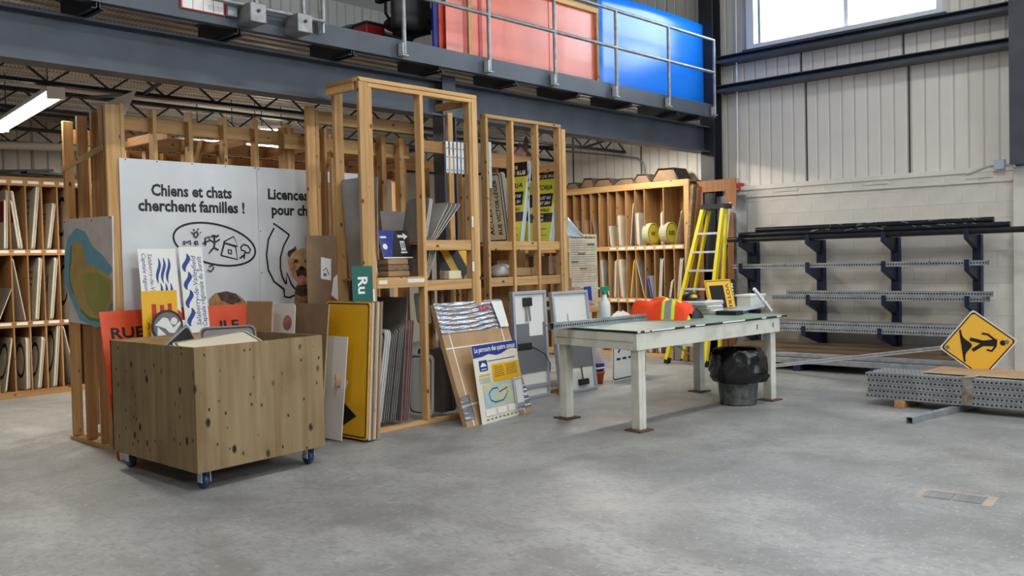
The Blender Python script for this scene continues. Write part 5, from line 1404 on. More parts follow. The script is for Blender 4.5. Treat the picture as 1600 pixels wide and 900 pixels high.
o = MB().bar((9.928, 5.130, 0.905), (9.561, 5.150, 1.181), .03, .03).bar((9.635, 5.080, 1.039), (10.243, 5.350, 0.992), .02, .02).build('white_bracket', 'white'); tag(o, 'slim white bracket propped up at the far end of the table', 'bracket')
# two signs standing at the back of the table
o, T, w, h = panel('speed_sign', 'yellow framed sign reading Votre with black display, standing on the table', 'sign', (9.306, 5.56, ZT_), (9.889, 5.56, ZT_), (9.334, 5.64, 1.284), .015, 'reflect_yellow', 'yellow', .025)
A = Art(T); A.ring(rr(.012, w - .012, .012, h - .012, .02, 4), rr(.020, w - .020, .020, h - .020, .016, 4), BK); A.rect(w * .12, w * .66, h * .04, h * .82, 'black'); A.text('VOTRE', w * .74, h * .86, w * .19, BK, rot=-PI / 2, bold=.01, width=h * .80); A.build(o)
o, T, w, h = panel('speed_sign', 'black sign reading Max in white, behind the yellow framed sign', 'sign', (9.843, 5.66, ZT_), (10.103, 5.66, ZT_), (9.852, 5.70, 1.275), .01, 'black', 'black', .02)
A = Art(T); A.text('MAX', w * .55, h * .88, w * .34, 'white', rot=-PI / 2, bold=.03, width=h * .46); A.build(o, 'lettering')

# ------------------------------------------------------------------ waste bin with black bag
bc = Vector((8.530, 4.783, 0.000)) + Vector((.16, .10, 0)); bc.z = 0
t = thing('waste_bin', 'galvanised waste bin lined with a black garbage bag under the table', 'bin', bc)
MB().lathe([(0, .012), (.178, .012), (.178, 0), (.186, 0), (.19, .02), (.225, .44), (.232, .445)], 32, None, bc).build('pail', 'bin_zinc', t)
random.seed(5)
ph = [random.uniform(0, 6.28) for _ in range(12)]
def wob(j, k):
    a = 2 * PI * k / 64
    return 1 + (.055 * math.sin(3 * a + ph[j % 12]) + .05 * math.sin(7 * a + ph[(j * 3 + 1) % 12]) + .04 * math.sin(13 * a + ph[(j + 5) % 12])) * (1 if j < 8 else .5)
MB().lathe([(.238, .235), (.272, .25), (.292, .30), (.290, .36), (.278, .42), (.272, .49), (.262, .55), (.235, .585), (.205, .575), (.17, .52), (.15, .42), (.0, .36)], 64, None, bc, wob).build('garbage_bag', 'bag_black', t)

# ------------------------------------------------------------------ things on the floor behind the table
o, T, w, h = panel('crossing_sign', 'white sign with walking legs and dashed line leaning under the table', 'sign', (9.344, 7.019, 0.000), (10.215, 7.106, 0.000), (9.159, 6.980, 0.799), .006, 'white_reflect', 'white', .05)
A = Art(T); A.ring(rr(.014, w - .014, .014, h - .014, .045, 4), rr(.03, w - .03, .03, h - .03, .04, 4), BK)
A.stroke([(w * .16, h * .45), (w * .27, h * .60), (w * .20, h * .80)], .035, BK).stroke([(w * .20, h * .84), (w * .30, h * .62), (w * .46, h * .46)], .035, BK)
for k in range(5): A.rect(w * (.11 + .17 * k), w * (.22 + .17 * k), h * .33, h * .365, BK, k > 0)
A.poly([(w * .66, h * .22), (w * .78, h * .29), (w * .84, h * .20), (w * .74, h * .13)], BK); A.build(o)
pc = Vector((9.061, 7.015, 0.000)) + Vector((.06, .05, 0))
t = thing('flower_pot', 'terracotta coloured pot on the floor by the display frame', 'pot', pc)
MB().lathe([(0, .005), (.05, 0), (.07, .13), (.078, .13), (.08, .16), (.066, .16), (.06, .10)], 20, None, pc).build('body', 'terracotta', t)
o = MB().box(pc.x - .06, pc.x + .09, pc.y - .03, pc.y + .1, .165, .26, None, .008).build('small_box', 'royal'); tag(o, 'blue and white small box sitting on the terracotta pot', 'box')
MB().box(pc.x - .061, pc.x + .091, pc.y - .032, pc.y + .101, .19, .21).build('stripe', 'white', o)
o = lump('plastic_sack', 'clear plastic sack with orange bits above the terracotta pot', (pc.x + .02, pc.y + .02, .262), .11, .09, .24, 'plastic_bag', 'sack', 12, .2)
lump('filling', None, (pc.x + .01, pc.y + .03, .266), .08, .06, .12, 'terracotta', None, 13, .2); f_ = bpy.data.objects['filling']; f_.parent = o; f_.location -= o.location
# cardboard shelf with carton, blue case and pink bundle right of the second rack
t = thing('side_shelf', 'small wooden side shelf right of the second rack', 'shelf', (9.6, 7.6, 0))
sx0, sx1 = 8.938, 9.473; sz = 0.952
box('shelf_board', 'lumber_x', sx0, sx1, 7.3, 7.8, sz - .03, sz, t, .003)
box('shelf_front', 'lumber_x', sx0, sx1, 7.28, 7.3, sz - .07, sz + .01, t, .003)
for x in (sx0, sx1 - .04): box('upright', 'lumber_z', x, x + .04, 7.31, 7.4, 0, sz - .032, t, .003)
box('lower_shelf', 'oldlumber_x', sx0, sx1, 7.42, 7.8, .35, .38, t, .003)
c_ = thing('carton', 'open brown carton on the side shelf beside the blue case', 'box', (sx0 + .16, 7.5, sz))
xa, xb, zt = 9.057, 9.303, 1.204
MB().box(xa, xb, 7.38, 7.386, sz, zt).box(xa, xb, 7.6, 7.606, sz, zt).box(xa, xa + .006, 7.386, 7.6, sz, zt).box(xb - .006, xb, 7.386, 7.6, sz, zt).build('body', 'cardboard', c_)
MB().bar((xa + .02, 7.62, zt + .06), (xb, 7.62, zt + .06), .006, .12).build('flap', 'cardboard_dark', c_)
o, T, w, h = panel('blue_case', 'upright royal blue pack with white edge on the side shelf', 'pack', (9.248, 7.36, sz + .001), (9.407, 7.36, sz + .001), (9.267, 7.38, 1.209), .06, 'royal', 'white', .01)
lump('pink_bundle', 'bundle of pink shrink film on the side shelf', (9.274, 7.33, sz + .011), .13, .03, .07, 'print_pink', 'bundle', 17, .25)
# tall printed list standing in front of the wall shelf
o, T, w, h = panel('vocabulary_board', 'tall grey printed word list board standing before the wall shelf', 'board', (10.000, 8.2, .0), (10.629, 8.2, .0), (10.058, 8.22, 1.918), .01, 'plate_cream')
A = Art(T); A.text('votre vocabulaire', w * .05, h - .055, .05, BK, bold=.03, width=w * .9)
for k in range(26):
    A.rect(w * .05, w * (.95 if k % 5 else .6), h - .10 - .032 * k, h - .092 - .032 * k, ('print_grey', 'print_pink', 'box_blue')[0 if k < 12 else (1 if k < 19 else 2)], k > 0)
for a, c in ((.3, .30), (.05, .42), (.35, .52), (.65, .16)): A.rect(w * a, w * (a + .25), h - c * .95, h - c * .95 + .014, BK, True)
A.build(o)
o = MB().grid(lambda u, v: (9.878 + .05 + .34 * u, 8.185 + .02 * math.sin(4 * v), 1.859 + .02 + v * (.26 * (1 - u) + .01)), 8, 6).build('plastic_drape', 'box_blue', None, .01); tag(o, 'pale plastic sheet slumped over the word list board', 'sheet')

# ------------------------------------------------------------------ yellow step ladder
bl, br = Vector((11.436, 7.588, 0.000)), Vector((11.312, 6.866, 0.000))
XT = 11.75
tl, tr = Vector((11.750, 7.118, 2.259)), Vector((11.750, 6.793, 2.259))
sl_ = thing('step_ladder', 'yellow fibreglass step ladder with black cap leaning near the wall shelf', 'ladder', (bl + br) / 2)
for a, c in ((bl, tl), (br, tr)):
    r_ = MB().bar(a + Vector((0, 0, .06)), c, .05, .075, None, (1, 0, 0)).build('rail', 'ladder_yellow', sl_)
    MB().bar(a, a + (c - a).normalized() * .09, .06, .09, None, (1, 0, 0)).build('foot', 'rubber', r_)
back = Vector((.34, 0, 0))
for a, c in ((bl, tl), (br, tr)):
    MB().bar(a + back * .9 + (tr - tl).normalized() * .08 * (1 if a is bl else .5) + Vector((0, 0, .05)), c + Vector((.10, 0, -.03)) + (tr - tl) * (.1 if a is bl else -.02), .035, .05, None, (1, 0, 0)).build('rear_rail', 'ladder_yellow', sl_)
for k in range(7):
    f_ = .13 + .118 * k
    a, c = bl.lerp(tl, f_), br.lerp(tr, f_)
    MB().bar(a, c, .085, .03).build('step', 'galv_light', sl_)
MB().bar(bl.lerp(tl, .13) + Vector((.02, 0, 0)), br.lerp(tr, .02) + Vector((.02, 0, 0)), .01, .02).build('brace', 'galv', sl_)
MB().bar(tl + (tl - tr).normalized() * .06 + Vector((.06, 0, .02)), tr + (tr - tl).normalized() * .05 + Vector((.06, 0, .02)), .20, .07).build('top_cap', 'black', sl_)

# boards leaning on the wall behind the ladder
o = MB().bar((11.860, 7.593, 0.036), (11.900, 7.365, 2.638), .09, .04, None, (0, 1, 0)).build('leaning_board', 'plank_y'); tag(o, 'rough pale plank leaning upright beside the wall shelf', 'plank')
o = MB().bar((11.930, 7.547, 0.081), (11.970, 7.321, 2.600), .11, .04, None, (0, 1, 0)).build('leaning_board', 'brown_board'); tag(o, 'dark brown plank leaning upright behind the pale plank', 'plank')
t = thing('board_frame', 'brown cut-out board with square notch leaning on the wall above the ladder', 'board', (12.3, 7.1, 0))
xf = 12.17
ya, yb, yc, yd = 7.490, 7.383, 7.001, 6.820
za, zb_, zc = 2.700, 2.529, 2.298
MB().box(xf, xf + .018, yd, ya, zb_, za).build('top_part', 'brown_board', t); MB().box(xf, xf + .018, yb, ya, 0, zb_).build('long_leg', 'brown_board', t); MB().box(xf, xf + .018, yd, yc, zc, zb_).build('short_leg', 'brown_board', t)
o = MB().box(12.30, 12.32, 6.729, 7.218, 0, 2.458).build('tall_grey_sheet', 'galv_tube'); tag(o, 'tall grey panel standing against the wall behind the ladder', 'panel')
for k, (p0, p1, yt, lab) in enumerate(((1090, 1135, 397, 'wide brown board low behind the ladder'), (1136, 1147, 330, 'narrow brown board behind the white pole'), (1092, 1118, 425, 'short brown board behind the ladder steps'))):
    y0, y1, z1 = ((7.039, 7.534, 1.617), (6.919, 7.037, 2.208), (7.203, 7.491, 1.348))[k]
    xx = (12.24, 12.26, 12.20)[k]
    o = MB().box(xx, xx + .018, y0, y1, 0, z1, None, .002).build('brown_board', ('brown_board', 'brown_board', 'oldlumber_z')[k]); tag(o, lab, 'board')
t = thing('pole_saw', 'slim pole, white above and red below, standing by the ladder', 'pole', (11.950, 6.971, 0.062))
MB().tube([(11.900, 6.950, 0.180), (12.000, 6.906, 1.675)], .014).build('red_shaft', 'fibre_red', t); MB().tube([(12.000, 6.906, 1.675), (12.050, 6.849, 2.346)], .012).build('white_shaft', 'white', t); MB().tube([(12.000, 6.918, 1.600), (12.000, 6.895, 1.731)], .024).build('joint', 'black', t)
for k in range(4):
    y = (7.799, 7.662, 7.516, 7.372)[k]
    o = MB().box(11.86 - .02 * k, 11.90 - .02 * k + .1, y - .05, y + .06, 0, .36 + .05 * (k % 2), None, .008).build('wrapped_roll', ('cardboard', 'panel_grey', 'cardboard_dark', 'cardboard')[k]); tag(o, ('tan', 'grey', 'dark brown', 'light brown')[k] + ' block standing on the floor behind the ladder feet', 'block')

# ------------------------------------------------------------------ wall fittings
o = MB().tube([(12.445, 6.796, 2.431), (12.445, 3.21, 2.405)], .012).build('conduit', 'pipe_white'); tag(o, 'long horizontal grey conduit along the block wall', 'conduit')
o = MB().tube([(12.43, 6.930, 2.725), (12.43, 6.915, 6.5)], .013).build('conduit', 'white'); tag(o, 'tall white vertical conduit beside the corner column', 'conduit')
o = MB().tube([(12.445, 6.799, 2.431), (12.445, 6.816, 1.250)], .011).build('conduit', 'galv'); tag(o, 'short vertical conduit running down to the wall socket', 'conduit')
ys_, zs_ = 6.826, 1.145
t = thing('wall_socket', 'metal wall socket box on the block wall beside the rack', 'socket', (12.44, ys_, zs_))
box('box', 'steel_dark', 12.40, 12.459, ys_ - .045, ys_ + .045, zs_ - .07, zs_ + .07, t, .004); box('cover', 'alu_frame', 12.396, 12.40, ys_ - .03, ys_ + .03, zs_ - .055, zs_ + .055, t)
for z in (zs_ - .025, zs_ + .025): box('outlet', 'black', 12.394, 12.396, ys_ - .015, ys_ + .015, z - .014, z + .014, t)
ys_, zs_ = 6.927, 2.600
t = thing('fire_alarm', 'small red fire alarm box beside the corner column', 'alarm', (12.44, ys_, zs_))
box('body', 'fire_red', 12.40, 12.55, ys_ - .035, ys_ + .035, zs_ - .06, zs_ + .05, t, .005); box('lever', 'white', 12.394, 12.40, ys_ - .02, ys_ + .02, zs_ - .05, zs_ - .035, t)
ys_, zs_ = 3.344, 2.606
t = thing('junction_box', 'pale blue junction box high on the wall under the window column', 'box', (12.42, ys_, zs_))
box('body', 'box_blue', 12.38, 12.459, ys_ - .06, ys_ + .06, zs_ - .06, zs_ + .06, t, .004)
o = MB().tube([(12.43, 3.725, 2.521), (12.43, 3.620, 2.552), (12.43, 3.472, 2.603), (12.42, ys_ + .06, zs_), (12.42, ys_ - .06, zs_), (12.39, 3.17, zs_ + .0)], .011).build('conduit', 'galv_light'); tag(o, 'bent conduit running through the pale blue junction box', 'conduit')

o = MB().tube([(12.43, 10.305, 3.458), (12.43, 9.204, 3.275), (12.43, 8.742, 3.190), (12.43, 8.643, 3.108), (12.43, 8.620, 3.003), (12.43, 8.616, 2.631)], .016).build('conduit', 'galv'); tag(o, 'bent grey conduit on the siding above the wall shelf', 'conduit')

# ------------------------------------------------------------------ cantilever rack on the right wall
rk = thing('cantilever_rack', 'navy blue cantilever rack holding steel posts along the right wall', 'rack', (12.2, 5, 0))
UY = (6.643, 5.631, 4.601, 3.595)
LV = (1.758, 1.375, 0.933, 0.516)
for y in UY:
    u_ = box('upright', 'rack_navy', 12.34, 12.44, y - .05, y + .05, 0, LV[0], rk, .004)
    for i, z in enumerate(LV):
        x0 = 11.95 if i < 3 else 11.80
        vs = [(x0, y - .025, z - .06), (12.34, y - .025, z - .20), (12.34, y - .025, z), (x0, y - .025, z)]
        vs += [(a, b + .05, c) for a, b, c in vs]
        MB().add(vs, [(0, 1, 2, 3), (7, 6, 5, 4), (0, 4, 5, 1), (3, 2, 6, 7), (0, 3, 7, 4), (1, 5, 6, 2)]).build('arm', 'rack_navy', u_)
        box('end_stop', 'rack_navy', x0 - .008, x0, y - .028, y + .028, z - .06, z + .075, u_)
    box('base_foot', 'rack_navy', 11.58, 12.34, y - .05, y + .05, 0, .10, u_, .004)
SP = .062
def post(label, x, ya, yb, z, s=SP):
    return perf('perforated_post', label, (x, ya, z), (x, yb, z), s, 'galv_tube', None, hole_sides=(2, 0), pitch=.034, rh=.0115)
z = LV[1] + SP / 2 + .001
post('long perforated post alone on the second rack arm level, left piece', 11.99, 4.048, 6.774, z)
post('shorter perforated post on the second rack arm level, right end', 12.06, 3.380, 5.336, z)
z = LV[2] + SP / 2 + .001
post('front perforated post on the third rack arm level', 11.99, 3.428, 6.169, z)
post('second perforated post on the third rack arm level', 12.055, 3.412, 6.165, z)
post('third perforated post on the third rack arm level', 12.12, 3.390, 6.093, z)
post('upper perforated post resting on others at the third rack level', 12.09, 3.349, 5.995, z + SP + .001)
z = LV[3] + SP / 2 + .001
post('front perforated post on the lowest rack arm level', 11.84, 3.45, 6.202, z)
post('second perforated post on the lowest rack arm level', 11.905, 3.5, 6.209, z)
post('raised perforated post over the front two at the lowest rack level', 11.93, 3.5, 6.179, z + SP + .001)
post('fourth perforated post on the lowest rack arm level', 11.99, 3.5, 6.179, z)
post('rear perforated post on the lowest rack arm level', 12.20, 3.55, 6.187, z)
post('topmost rear perforated post on the lowest rack arm level', 12.20, 3.55, 6.187, z + SP + .001)
# black pipes on top, partly wrapped in plastic
PN = ('frontmost black pipe of the bottom layer', 'second black pipe of the bottom layer', 'third black pipe of the bottom layer', 'rear black pipe of the bottom layer', 'front black pipe of the middle layer', 'middle black pipe of the middle layer', 'rear black pipe of the middle layer', 'front black pipe of the top layer', 'rear black pipe of the top layer')
for k, (x, dz, ya, yb) in enumerate(((11.99, .037, 2.95, 6.86), (12.065, .037, 3.10, 6.80), (12.14, .037, 3.00, 6.78), (12.215, .037, 3.25, 6.7), (12.03, .102, 3.22, 6.70), (12.105, .102, 3.15, 6.62), (12.18, .102, 3.3, 6.6), (12.068, .166, 3.32, 6.45), (12.143, .166, 3.4, 6.40))):
    o = MB().tube([(x, ya, LV[0] + dz), (x, yb, LV[0] + dz)], .036, n=14).build('black_pipe', 'black_pipe')
    tag(o, PN[k] + ' on top of the rack', 'pipe', 'black pipes on top of the rack')
    if k in (4, 7):
        random.seed(k)
        for j in range(26):
            yy = random.uniform(3.45, 5.7); a_ = random.uniform(.6, 2.6)
            MB().tube([(x + .0365 * math.cos(a_), yy, LV[0] + dz + .0365 * math.sin(a_)), (x + .0365 * math.cos(a_ + .7), yy + random.uniform(-.12, .12), LV[0] + dz + .0365 * math.sin(a_ + .7))], .003, n=4).build('wrap_crease', 'galv_light', o)
# stock on the rack base: planks behind, long channels in front
for k in range(4):
    o = MB().box(11.98, 12.33, 3.6 + .1 * k, 6.9 - .05 * k, .101 + .055 * k, .154 + .055 * k, None, .004).build('old_plank', 'plank_y'); tag(o, ('lowest', 'second lowest', 'second highest', 'highest')[k] + ' old brown plank of the stack at the rear of the rack base', 'plank')
for k in range(6):
    x = 11.58 + .064 * k
    o = MB().box(x, x + .056, 3.45 + .06 * (k % 3), 6.5 + .08 * (k % 2), .101, .155 if k % 2 else .17, None, .004).build('steel_channel', 'galv_tube'); tag(o, ('frontmost', 'second', 'third', 'fourth', 'fifth', 'sixth')[k] + ' long galvanised channel lying on the rack base', 'channel', 'channels lying on the rack base')
for k in range(2):
    x = 11.70 + .12 * k
    o = MB().box(x, x + .06, 3.6, 6.3, .172, .22, None, .004).build('steel_channel', 'galv_tube'); tag(o, ('front', 'rear')[k] + ' galvanised channel lying across the others on the rack base', 'channel', 'channels lying on the rack base')

# ------------------------------------------------------------------ bundle of perforated posts on the floor
S5 = .0505
BXN = 9.36; BYL = (9.362, 3.798, 0.000)[1]
def bpost(label, r, c, group):
    zc = .075 + S5 / 2 + r * (S5 + .002); xc = BXN + S5 / 2 + c * (S5 + .001) - (.0 if r % 2 else .004)
    yl = BYL - .015 * ((r * 7 + c * 5) % 4)
    return perf('bundled_post', label, (xc, yl, zc), (xc, yl - 3.0, zc), S5, 'galv_tube', group, 'post', (2 if c == 0 else 0, 1 if r == 4 else 0), .0405, rh=.0105)
# the bundle runs along the wall direction; posts of the front face and of the top layer
for r in range(5): bpost(('bottom', 'second lowest', 'middle', 'second highest', 'top')[r] + ' perforated post on the front face of the floor bundle', r, 0, 'posts of the floor bundle')
for c in range(1, 9):
    bpost('perforated post in the top layer of the floor bundle', 4, c, 'top layer posts of the floor bundle')
    if c in (1, 8):
        for r in range(4): bpost('inner perforated post under the top layer of the floor bundle', r, c, 'inner posts of the floor bundle')
for yy in (BYL - .35, BYL - 1.62):
    o = MB().box(BXN - .05, BXN + .55, yy - .045, yy + .045, 0, .074, None, .004).build('wood_block', 'lumber_x'); tag(o, 'wooden bearer under the floor bundle, ' + ('nearer its left end' if yy > BYL - 1 else 'further along by the frame edge'), 'block')
yk = BYL - .98
o = MB().box(BXN - .012, BXN - .002, yk - .045, yk + .045, .08, .075 + 5 * (S5 + .002) + .01, None, .002).box(BXN - .012, BXN + .46, yk - .045, yk + .045, .075 + 5 * (S5 + .002) + .003, .075 + 5 * (S5 + .002) + .012, None, .002).build('bundle_wrap', 'band'); tag(o, 'torn brown and grey band wrapped around the floor bundle', 'band')
o, T, w, h = panel('cardboard_sheet', 'flat cardboard sheet lying on top of the floor bundle', 'cardboard', (BXN + .16, BYL - .50, .354), (BXN + .10, BYL - 2.6, .354), (BXN + .78, BYL - .42, .354), .006, 'cardboard', 'cream')
perf('square_tube', 'single square steel tube sticking out from under the bundle', (8.514, 3.059, 0.030), (9.873, 2.864, 0.030), .058, 'galv_tube', None, 'tube', (0, 0))
# pedestrian crossing hump sign bolted to a long post
dc = Vector((10.013, 2.912, 0.606))
pe = Vector((9.919, 3.266, 0.526))
R_ax = Vector((10.15 - 9.75, 2.4 - 3.9, 0)).normalized()
top_ = Vector((-.10, -.02, 1)).normalized()
ang = math.radians(7)
n_ = R_ax.cross(top_).normalized(); top_ = n_.cross(R_ax).normalized() if n_.cross(R_ax).z > 0 else -(n_.cross(R_ax)).normalized()
up_ax = (R_ax * math.cos(ang) + top_ * math.sin(ang)); side_ax = (R_ax * math.sin(ang) - top_ * math.cos(ang))   # the sign lies on its side: its top points right
t = thing('crossing_sign', 'yellow diamond speed hump and pedestrian sign lying sideways on the bundle', 'sign', dc)
yy_ = up_ax.cross(side_ax); T = Matrix(((side_ax.x, yy_.x, up_ax.x, dc.x), (side_ax.y, yy_.y, up_ax.y, dc.y), (side_ax.z, yy_.z, up_ax.z, dc.z), (0, 0, 0, 1)))
HD = (Vector((10.104, 2.572, 0.595)) - pe).length / 2
def dia(k, r=.0, n=4):
    P = []
    for a in range(4):
        c = math.radians(-90 + 90 * a); cx, cz = (k - r * 1.414) * math.cos(c), (k - r * 1.414) * math.sin(c)
        for j in range(n + 1):
            b = c + math.radians(-45 + 90 * j / n); P.append((cx + r * math.cos(b), cz + r * math.sin(b)))
    return P
pl = MB(T).prism(dia(HD, .03), -.002, .002, 'reflect_yellow', 'white').build('plate', 'reflect_yellow', t)
A = Art(T, -.002); A.ring(dia(HD, .03), dia(HD * .955, .03), 'white_reflect'); A.ring(dia(HD * .945, .03), dia(HD * .90, .03), BK)
h_ = HD
def sp(*p): return [(a * h_, c * h_) for a, c in p]
A.poly(disc(.02 * h_, .62 * h_, .075 * h_, 18), BK)
A.poly(sp((-.10, .50), (.10, .46), (.06, .12), (.20, -.14), (.11, -.18), (-.02, .06), (-.13, -.20), (-.22, -.16), (-.10, .14)), BK)
A.stroke(sp((-.08, .44), (-.26, .28), (-.30, .14)), .055 * h_, BK); A.stroke(sp((.08, .44), (.22, .32), (.17, .20)), .055 * h_, BK)
hump = [(x / 10 * .46, -.37 + .22 * math.exp(-((x / 10 * .46 - .0) / .17) ** 2)) for x in range(-10, 11)]
A.poly(sp((-.46, -.42), *[(a, c) for a, c in hump], (.46, -.42)), BK); A.build(pl)
for z in (-.78, .72): MB(T).tube([(0, -.002, z * h_), (0, -.014, z * h_)], .022, n=6).build('bolt', 'galv', t)
yb_ = dc - up_ax * HD * .95
far = Vector((11.379, 5.809, 0.084))
ps = perf('post_tmp', 'x', yb_ + yy_ * .03 + up_ax * .45, far, .045, 'galv_light', None, None, (2, 1))
ps.name = 'post'; ps.parent = t; ps.location = ps.location - t.location
for k_ in ('label', 'category'):
    if k_ in ps: del ps[k_]

# floor drain with painted outline
dr = Vector((6.114, 1.914, 0.000))
t = thing('floor_drain', 'double grate floor drain with worn pinkish outline in the concrete', 'drain', dr)
d1 = (Vector((6.216, 1.808, 0.000)) - Vector((6.189, 2.054, 0.000))).normalized(); d2 = Vector((-d1.y, d1.x, 0))
TD = Matrix(((d1.x, d2.x, 0, dr.x), (d1.y, d2.y, 0, dr.y), (0, 0, 1, 0), (0, 0, 0, 1))) @ Matrix.Diagonal((.62, .95, 1, 1))
mat('drain_mark', (176, 160, 148), .8, 0, (160, 148, 138), 14)
MB(TD).box(-.36, -.30, -.14, .14, .0005, .0015).build('outline', 'drain_mark', t); MB(TD).box(.27, .36, -.14, .14, .0005, .0015).build('outline', 'drain_mark', t); MB(TD).box(-.30, .27, .10, .13, .0005, .0015).build('outline', 'drain_mark', t)
for x0 in (-.28, -.0):
    g = MB(TD).box(x0, x0 + .25, -.10, .09, .0005, .002).build('grate', 'print_grey', t)
    for k in range(10): MB(TD).box(x0 + .006 + .0245 * k, x0 + .018 + .0245 * k, -.09, .08, .002, .0035).build('grate_bar', 'alu', g)

# ------------------------------------------------------------------ mezzanine edge: guard rail, gate, stored panels
YG = 6.90
gr = thing('guard_rail', 'galvanised pipe guard rail along the mezzanine edge', 'railing', (8.5, YG, 3.75))
ZR1, ZR2 = 4.191, 4.652
XE = 11.752; XL = 5.911
MB().tube([(XL - .3, YG, ZR1), (XE, YG, ZR1)], .021, n=12).build('mid_rail', 'galv', gr)
MB().tube([(XL - .3, YG, ZR2), (XE, YG, ZR2)], .021, n=12).build('top_rail', 'galv', gr)
for px in (5.935, 7.122, 8.210, 9.397, 10.575, 11.746):
    p = MB().tube([(px, YG, 3.60), (px, YG, ZR2)], .021, n=12).build('post', 'galv', gr)
    MB().box(px - .045, px - .035, 6.87, 6.949, 3.585, 3.70).box(px - .045, px + .03, 6.87, 6.949, 3.580, 3.588).box(px - .045, px + .03, 6.938, 6.949, 3.588, 3.70).build('bracket', 'galv_light', p)
gt = thing('safety_gate', 'swing safety gate with two big square hinge boxes at mezzanine edge', 'gate', (4.9, 6.85, 3.75))
g0, g1 = 3.870, 4.958; zg = 3.736
MB().tube([(g0, 6.86, zg), (g1, 6.86, zg)], .019, n=10).build('bottom_rail', 'galv', gt)
MB().tube([(g0, 6.86, zg + .95), (g1, 6.86, zg + .95)], .019, n=10).build('top_rail', 'galv', gt)
for px in (4.279, 4.750, g1): MB().tube([(px, 6.86, zg), (px, 6.86, zg + .95)], .019, n=10).build('upright', 'galv', gt)
MB().box(g1 + .0, g1 + .012, 6.86, 6.94, zg - .10, zg + .1).build('side_plate', 'galv_light', gt)
for cxp, czp in ((4.227, 3.654), (4.685, 3.647)):
    bx_ = MB().box(cxp - .075, cxp + .075, 6.74, 6.949, czp - .075, czp + .085, None, .006).build('hinge_box', 'galv', gt)
    MB().tube([(cxp, 6.74, czp + .02), (cxp, 6.725, czp + .02)], .014, n=8).build('bolt', 'steel_dark', bx_)
# notice strip on the edge
nb = MB().box(3.645, 4.033, 6.935, 6.945, 3.633, 3.763).build('notice_strip', 'print_red'); tag(nb, 'strip of white notices with red edge fixed to mezzanine edge', 'notice')
x0, x1 = 3.656, 4.021
for k in range(4): MB().box(x0 + (x1 - x0) * (k / 4 + .005), x0 + (x1 - x0) * ((k + 1) / 4 - .01), 6.932, 6.935, 3.641, 3.753).build('notice', 'paper', nb)
o = MB().box(4.039, 4.127, 6.90, 6.945, 3.635, 3.767, None, .004).build('grey_cover', 'galv_tube'); tag(o, 'small grey cover plate beside the notices on the mezzanine edge', 'cover')

# blue corrugated sheet, slightly bowed
YP = 7.36; FZ = 3.752
xa, xb = 9.629, 12.330; zt = 5.034
o = MB().grid(lambda u, v: (xa + (xb - xa) * u, YP - .05 * math.sin(PI * u) * (.4 + .6 * v), FZ + (zt - FZ) * v), 24, 10).build('blue_sheet', 'blue_sheet', None, .008); tag(o, 'large glossy blue plastic sheet behind the guard rail', 'sheet')
# framed salmon panel
xa, xb = 7.219, 9.575; zt = 4.771 + .02
t = thing('framed_panel', 'salmon pink panel in a pale lumber frame behind the guard rail', 'panel', (8.6, 7.32, FZ))
box('sheet', 'salmon', xa + .01, xb - .01, 7.345, 7.350, FZ + .01, zt - .01, t)
box('bottom_bar', 'lumber_x', xa, xb, 7.30, 7.344, FZ, FZ + .075, t, .002); box('top_bar', 'lumber_x', xa, xb, 7.30, 7.344, zt - .07, zt, t, .002)
for x in (xa, xb - .045): box('side_bar', 'lumber_z', x, x + .045, 7.30, 7.344, FZ + .076, zt - .071, t, .002)
xs_ = 7.415
box('inner_rib', 'redbrown', xs_, xs_ + .05, 7.335, 7.3445, FZ + .076, zt - .071, t); box('inner_rib', 'salmon', 8.634, 8.682, 7.338, 7.3445, FZ + .076, zt - .071, t)
o = MB().box(6.875, 7.125, 7.30, 7.306, FZ, 5.2).build('salmon_sheet', 'salmon'); tag(o, 'narrow salmon sheet standing left of the framed panel', 'sheet')
o = MB().box(7.125, 7.204, 7.31, 7.33, FZ, 5.2).build('red_brown_strip', 'redbrown'); tag(o, 'red-brown strip between the salmon sheet and the framed panel', 'strip')
o = MB().box(6.809, 6.912, 7.34, 7.36, FZ, 5.2).build('red_brown_strip', 'redbrown'); tag(o, 'red-brown sheet edge at left of the salmon sheet', 'strip')
o = MB().box(6.752, 6.818, 7.36, 7.39, FZ, 5.2).build('blue_board', 'royal'); tag(o, 'narrow dark blue board edge left of the salmon sheets', 'board')

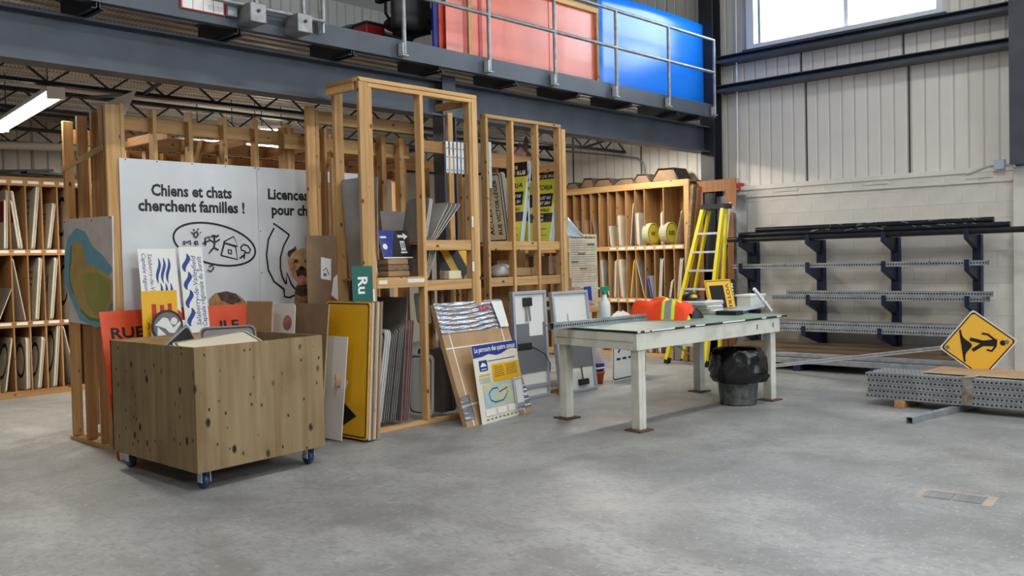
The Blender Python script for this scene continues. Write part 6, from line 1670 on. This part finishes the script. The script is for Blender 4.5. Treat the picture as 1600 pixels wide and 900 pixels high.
# office chair
oc = Vector((6.881, 7.9, FZ))
t = thing('office_chair', 'black office swivel chair on the mezzanine', 'chair', oc)
MB().lathe([(.0, .42), (.22, .42), (.28, .45), (.29, .50), (.24, .54), (.0, .55)], 24, None, oc).build('seat', 'chair_black', t)
MB().grid(lambda u, v: (oc.x - .44 + .52 * u, oc.y - .22 - .07 * math.sin(PI * u), oc.z + .34 + .74 * v), 10, 8).build('backrest', 'chair_black', t, .07)
MB().tube([oc + Vector((0, 0, .08)), oc + Vector((0, 0, .43))], .032).build('gas_lift', 'steel_dark', t)
MB().box(oc.x - .16, oc.x + .14, oc.y - .14, oc.y + .12, oc.z + .36, oc.z + .42, None, .01).build('tilt_plate', 'chair_black', t)
MB().bar(oc + Vector((-.10, -.12, .40)), oc + Vector((-.18, -.25, .60)), .07, .025).build('back_bracket', 'chair_black', t)
for k in range(5):
    a = 2 * PI * k / 5 + .3; e = oc + Vector((.34 * math.cos(a), .34 * math.sin(a), .085))
    l = MB().bar(oc + Vector((0, 0, .13)), e, .05, .035).build('base_leg', 'chair_black', t)
    MB().tube([e + Vector((-.022, 0, -.053)), e + Vector((.022, 0, -.053))], .03, n=10).build('caster', 'chair_black', l)
for s in (-1, 1):
    MB().tube([oc + Vector((s * .26, 0, .46)), oc + Vector((s * .34, 0, .55)), oc + Vector((s * .34, .0, .68))], .018).build('arm_post', 'chair_black', t); MB().box(oc.x + s * .34 - .045, oc.x + s * .34 + .045, oc.y - .16, oc.y + .14, oc.z + .68, oc.z + .72, None, .012).build('armrest', 'chair_black', t)
# desk and red case behind the chair
t = thing('desk', 'grey topped desk on the mezzanine behind the chair', 'desk', (5.9, 8.6, FZ))
dx0, dx1 = 6.525, 7.491; dz_ = 4.299
box('desk_top', 'panel_grey', dx0, dx1, 8.5, 9.2, dz_ - .03, dz_, t, .004)
for x in (dx0 + .05, dx1 - .09):
    for y in (8.52, 9.14): box('leg', 'steel_dark', x, x + .04, y, y + .04, FZ, dz_ - .03, t)
o = MB().box(6.511, 6.776, 8.2, 8.45, FZ, 4.267, None, .01).build('red_case', 'red_case'); tag(o, 'dark red plastic case on the mezzanine floor by the chair', 'case')
MB().box(6.511 - .01, 6.776 + .01, 8.19, 8.46, 4.245, 4.267 + .01, None, .006).build('lid', 'black', o)
# white board leaning on top of the long rack
o = MB().prism([(3.472, 2.943), (3.576, 3.044), (3.859, 3.191), (3.733, 2.935), (3.605, 2.900), (3.522, 2.785)], 8.2, 8.206, 'pipe_white').build('white_board', 'pipe_white'); tag(o, 'angular white board sticking up over the end of the long lumber rack', 'board')
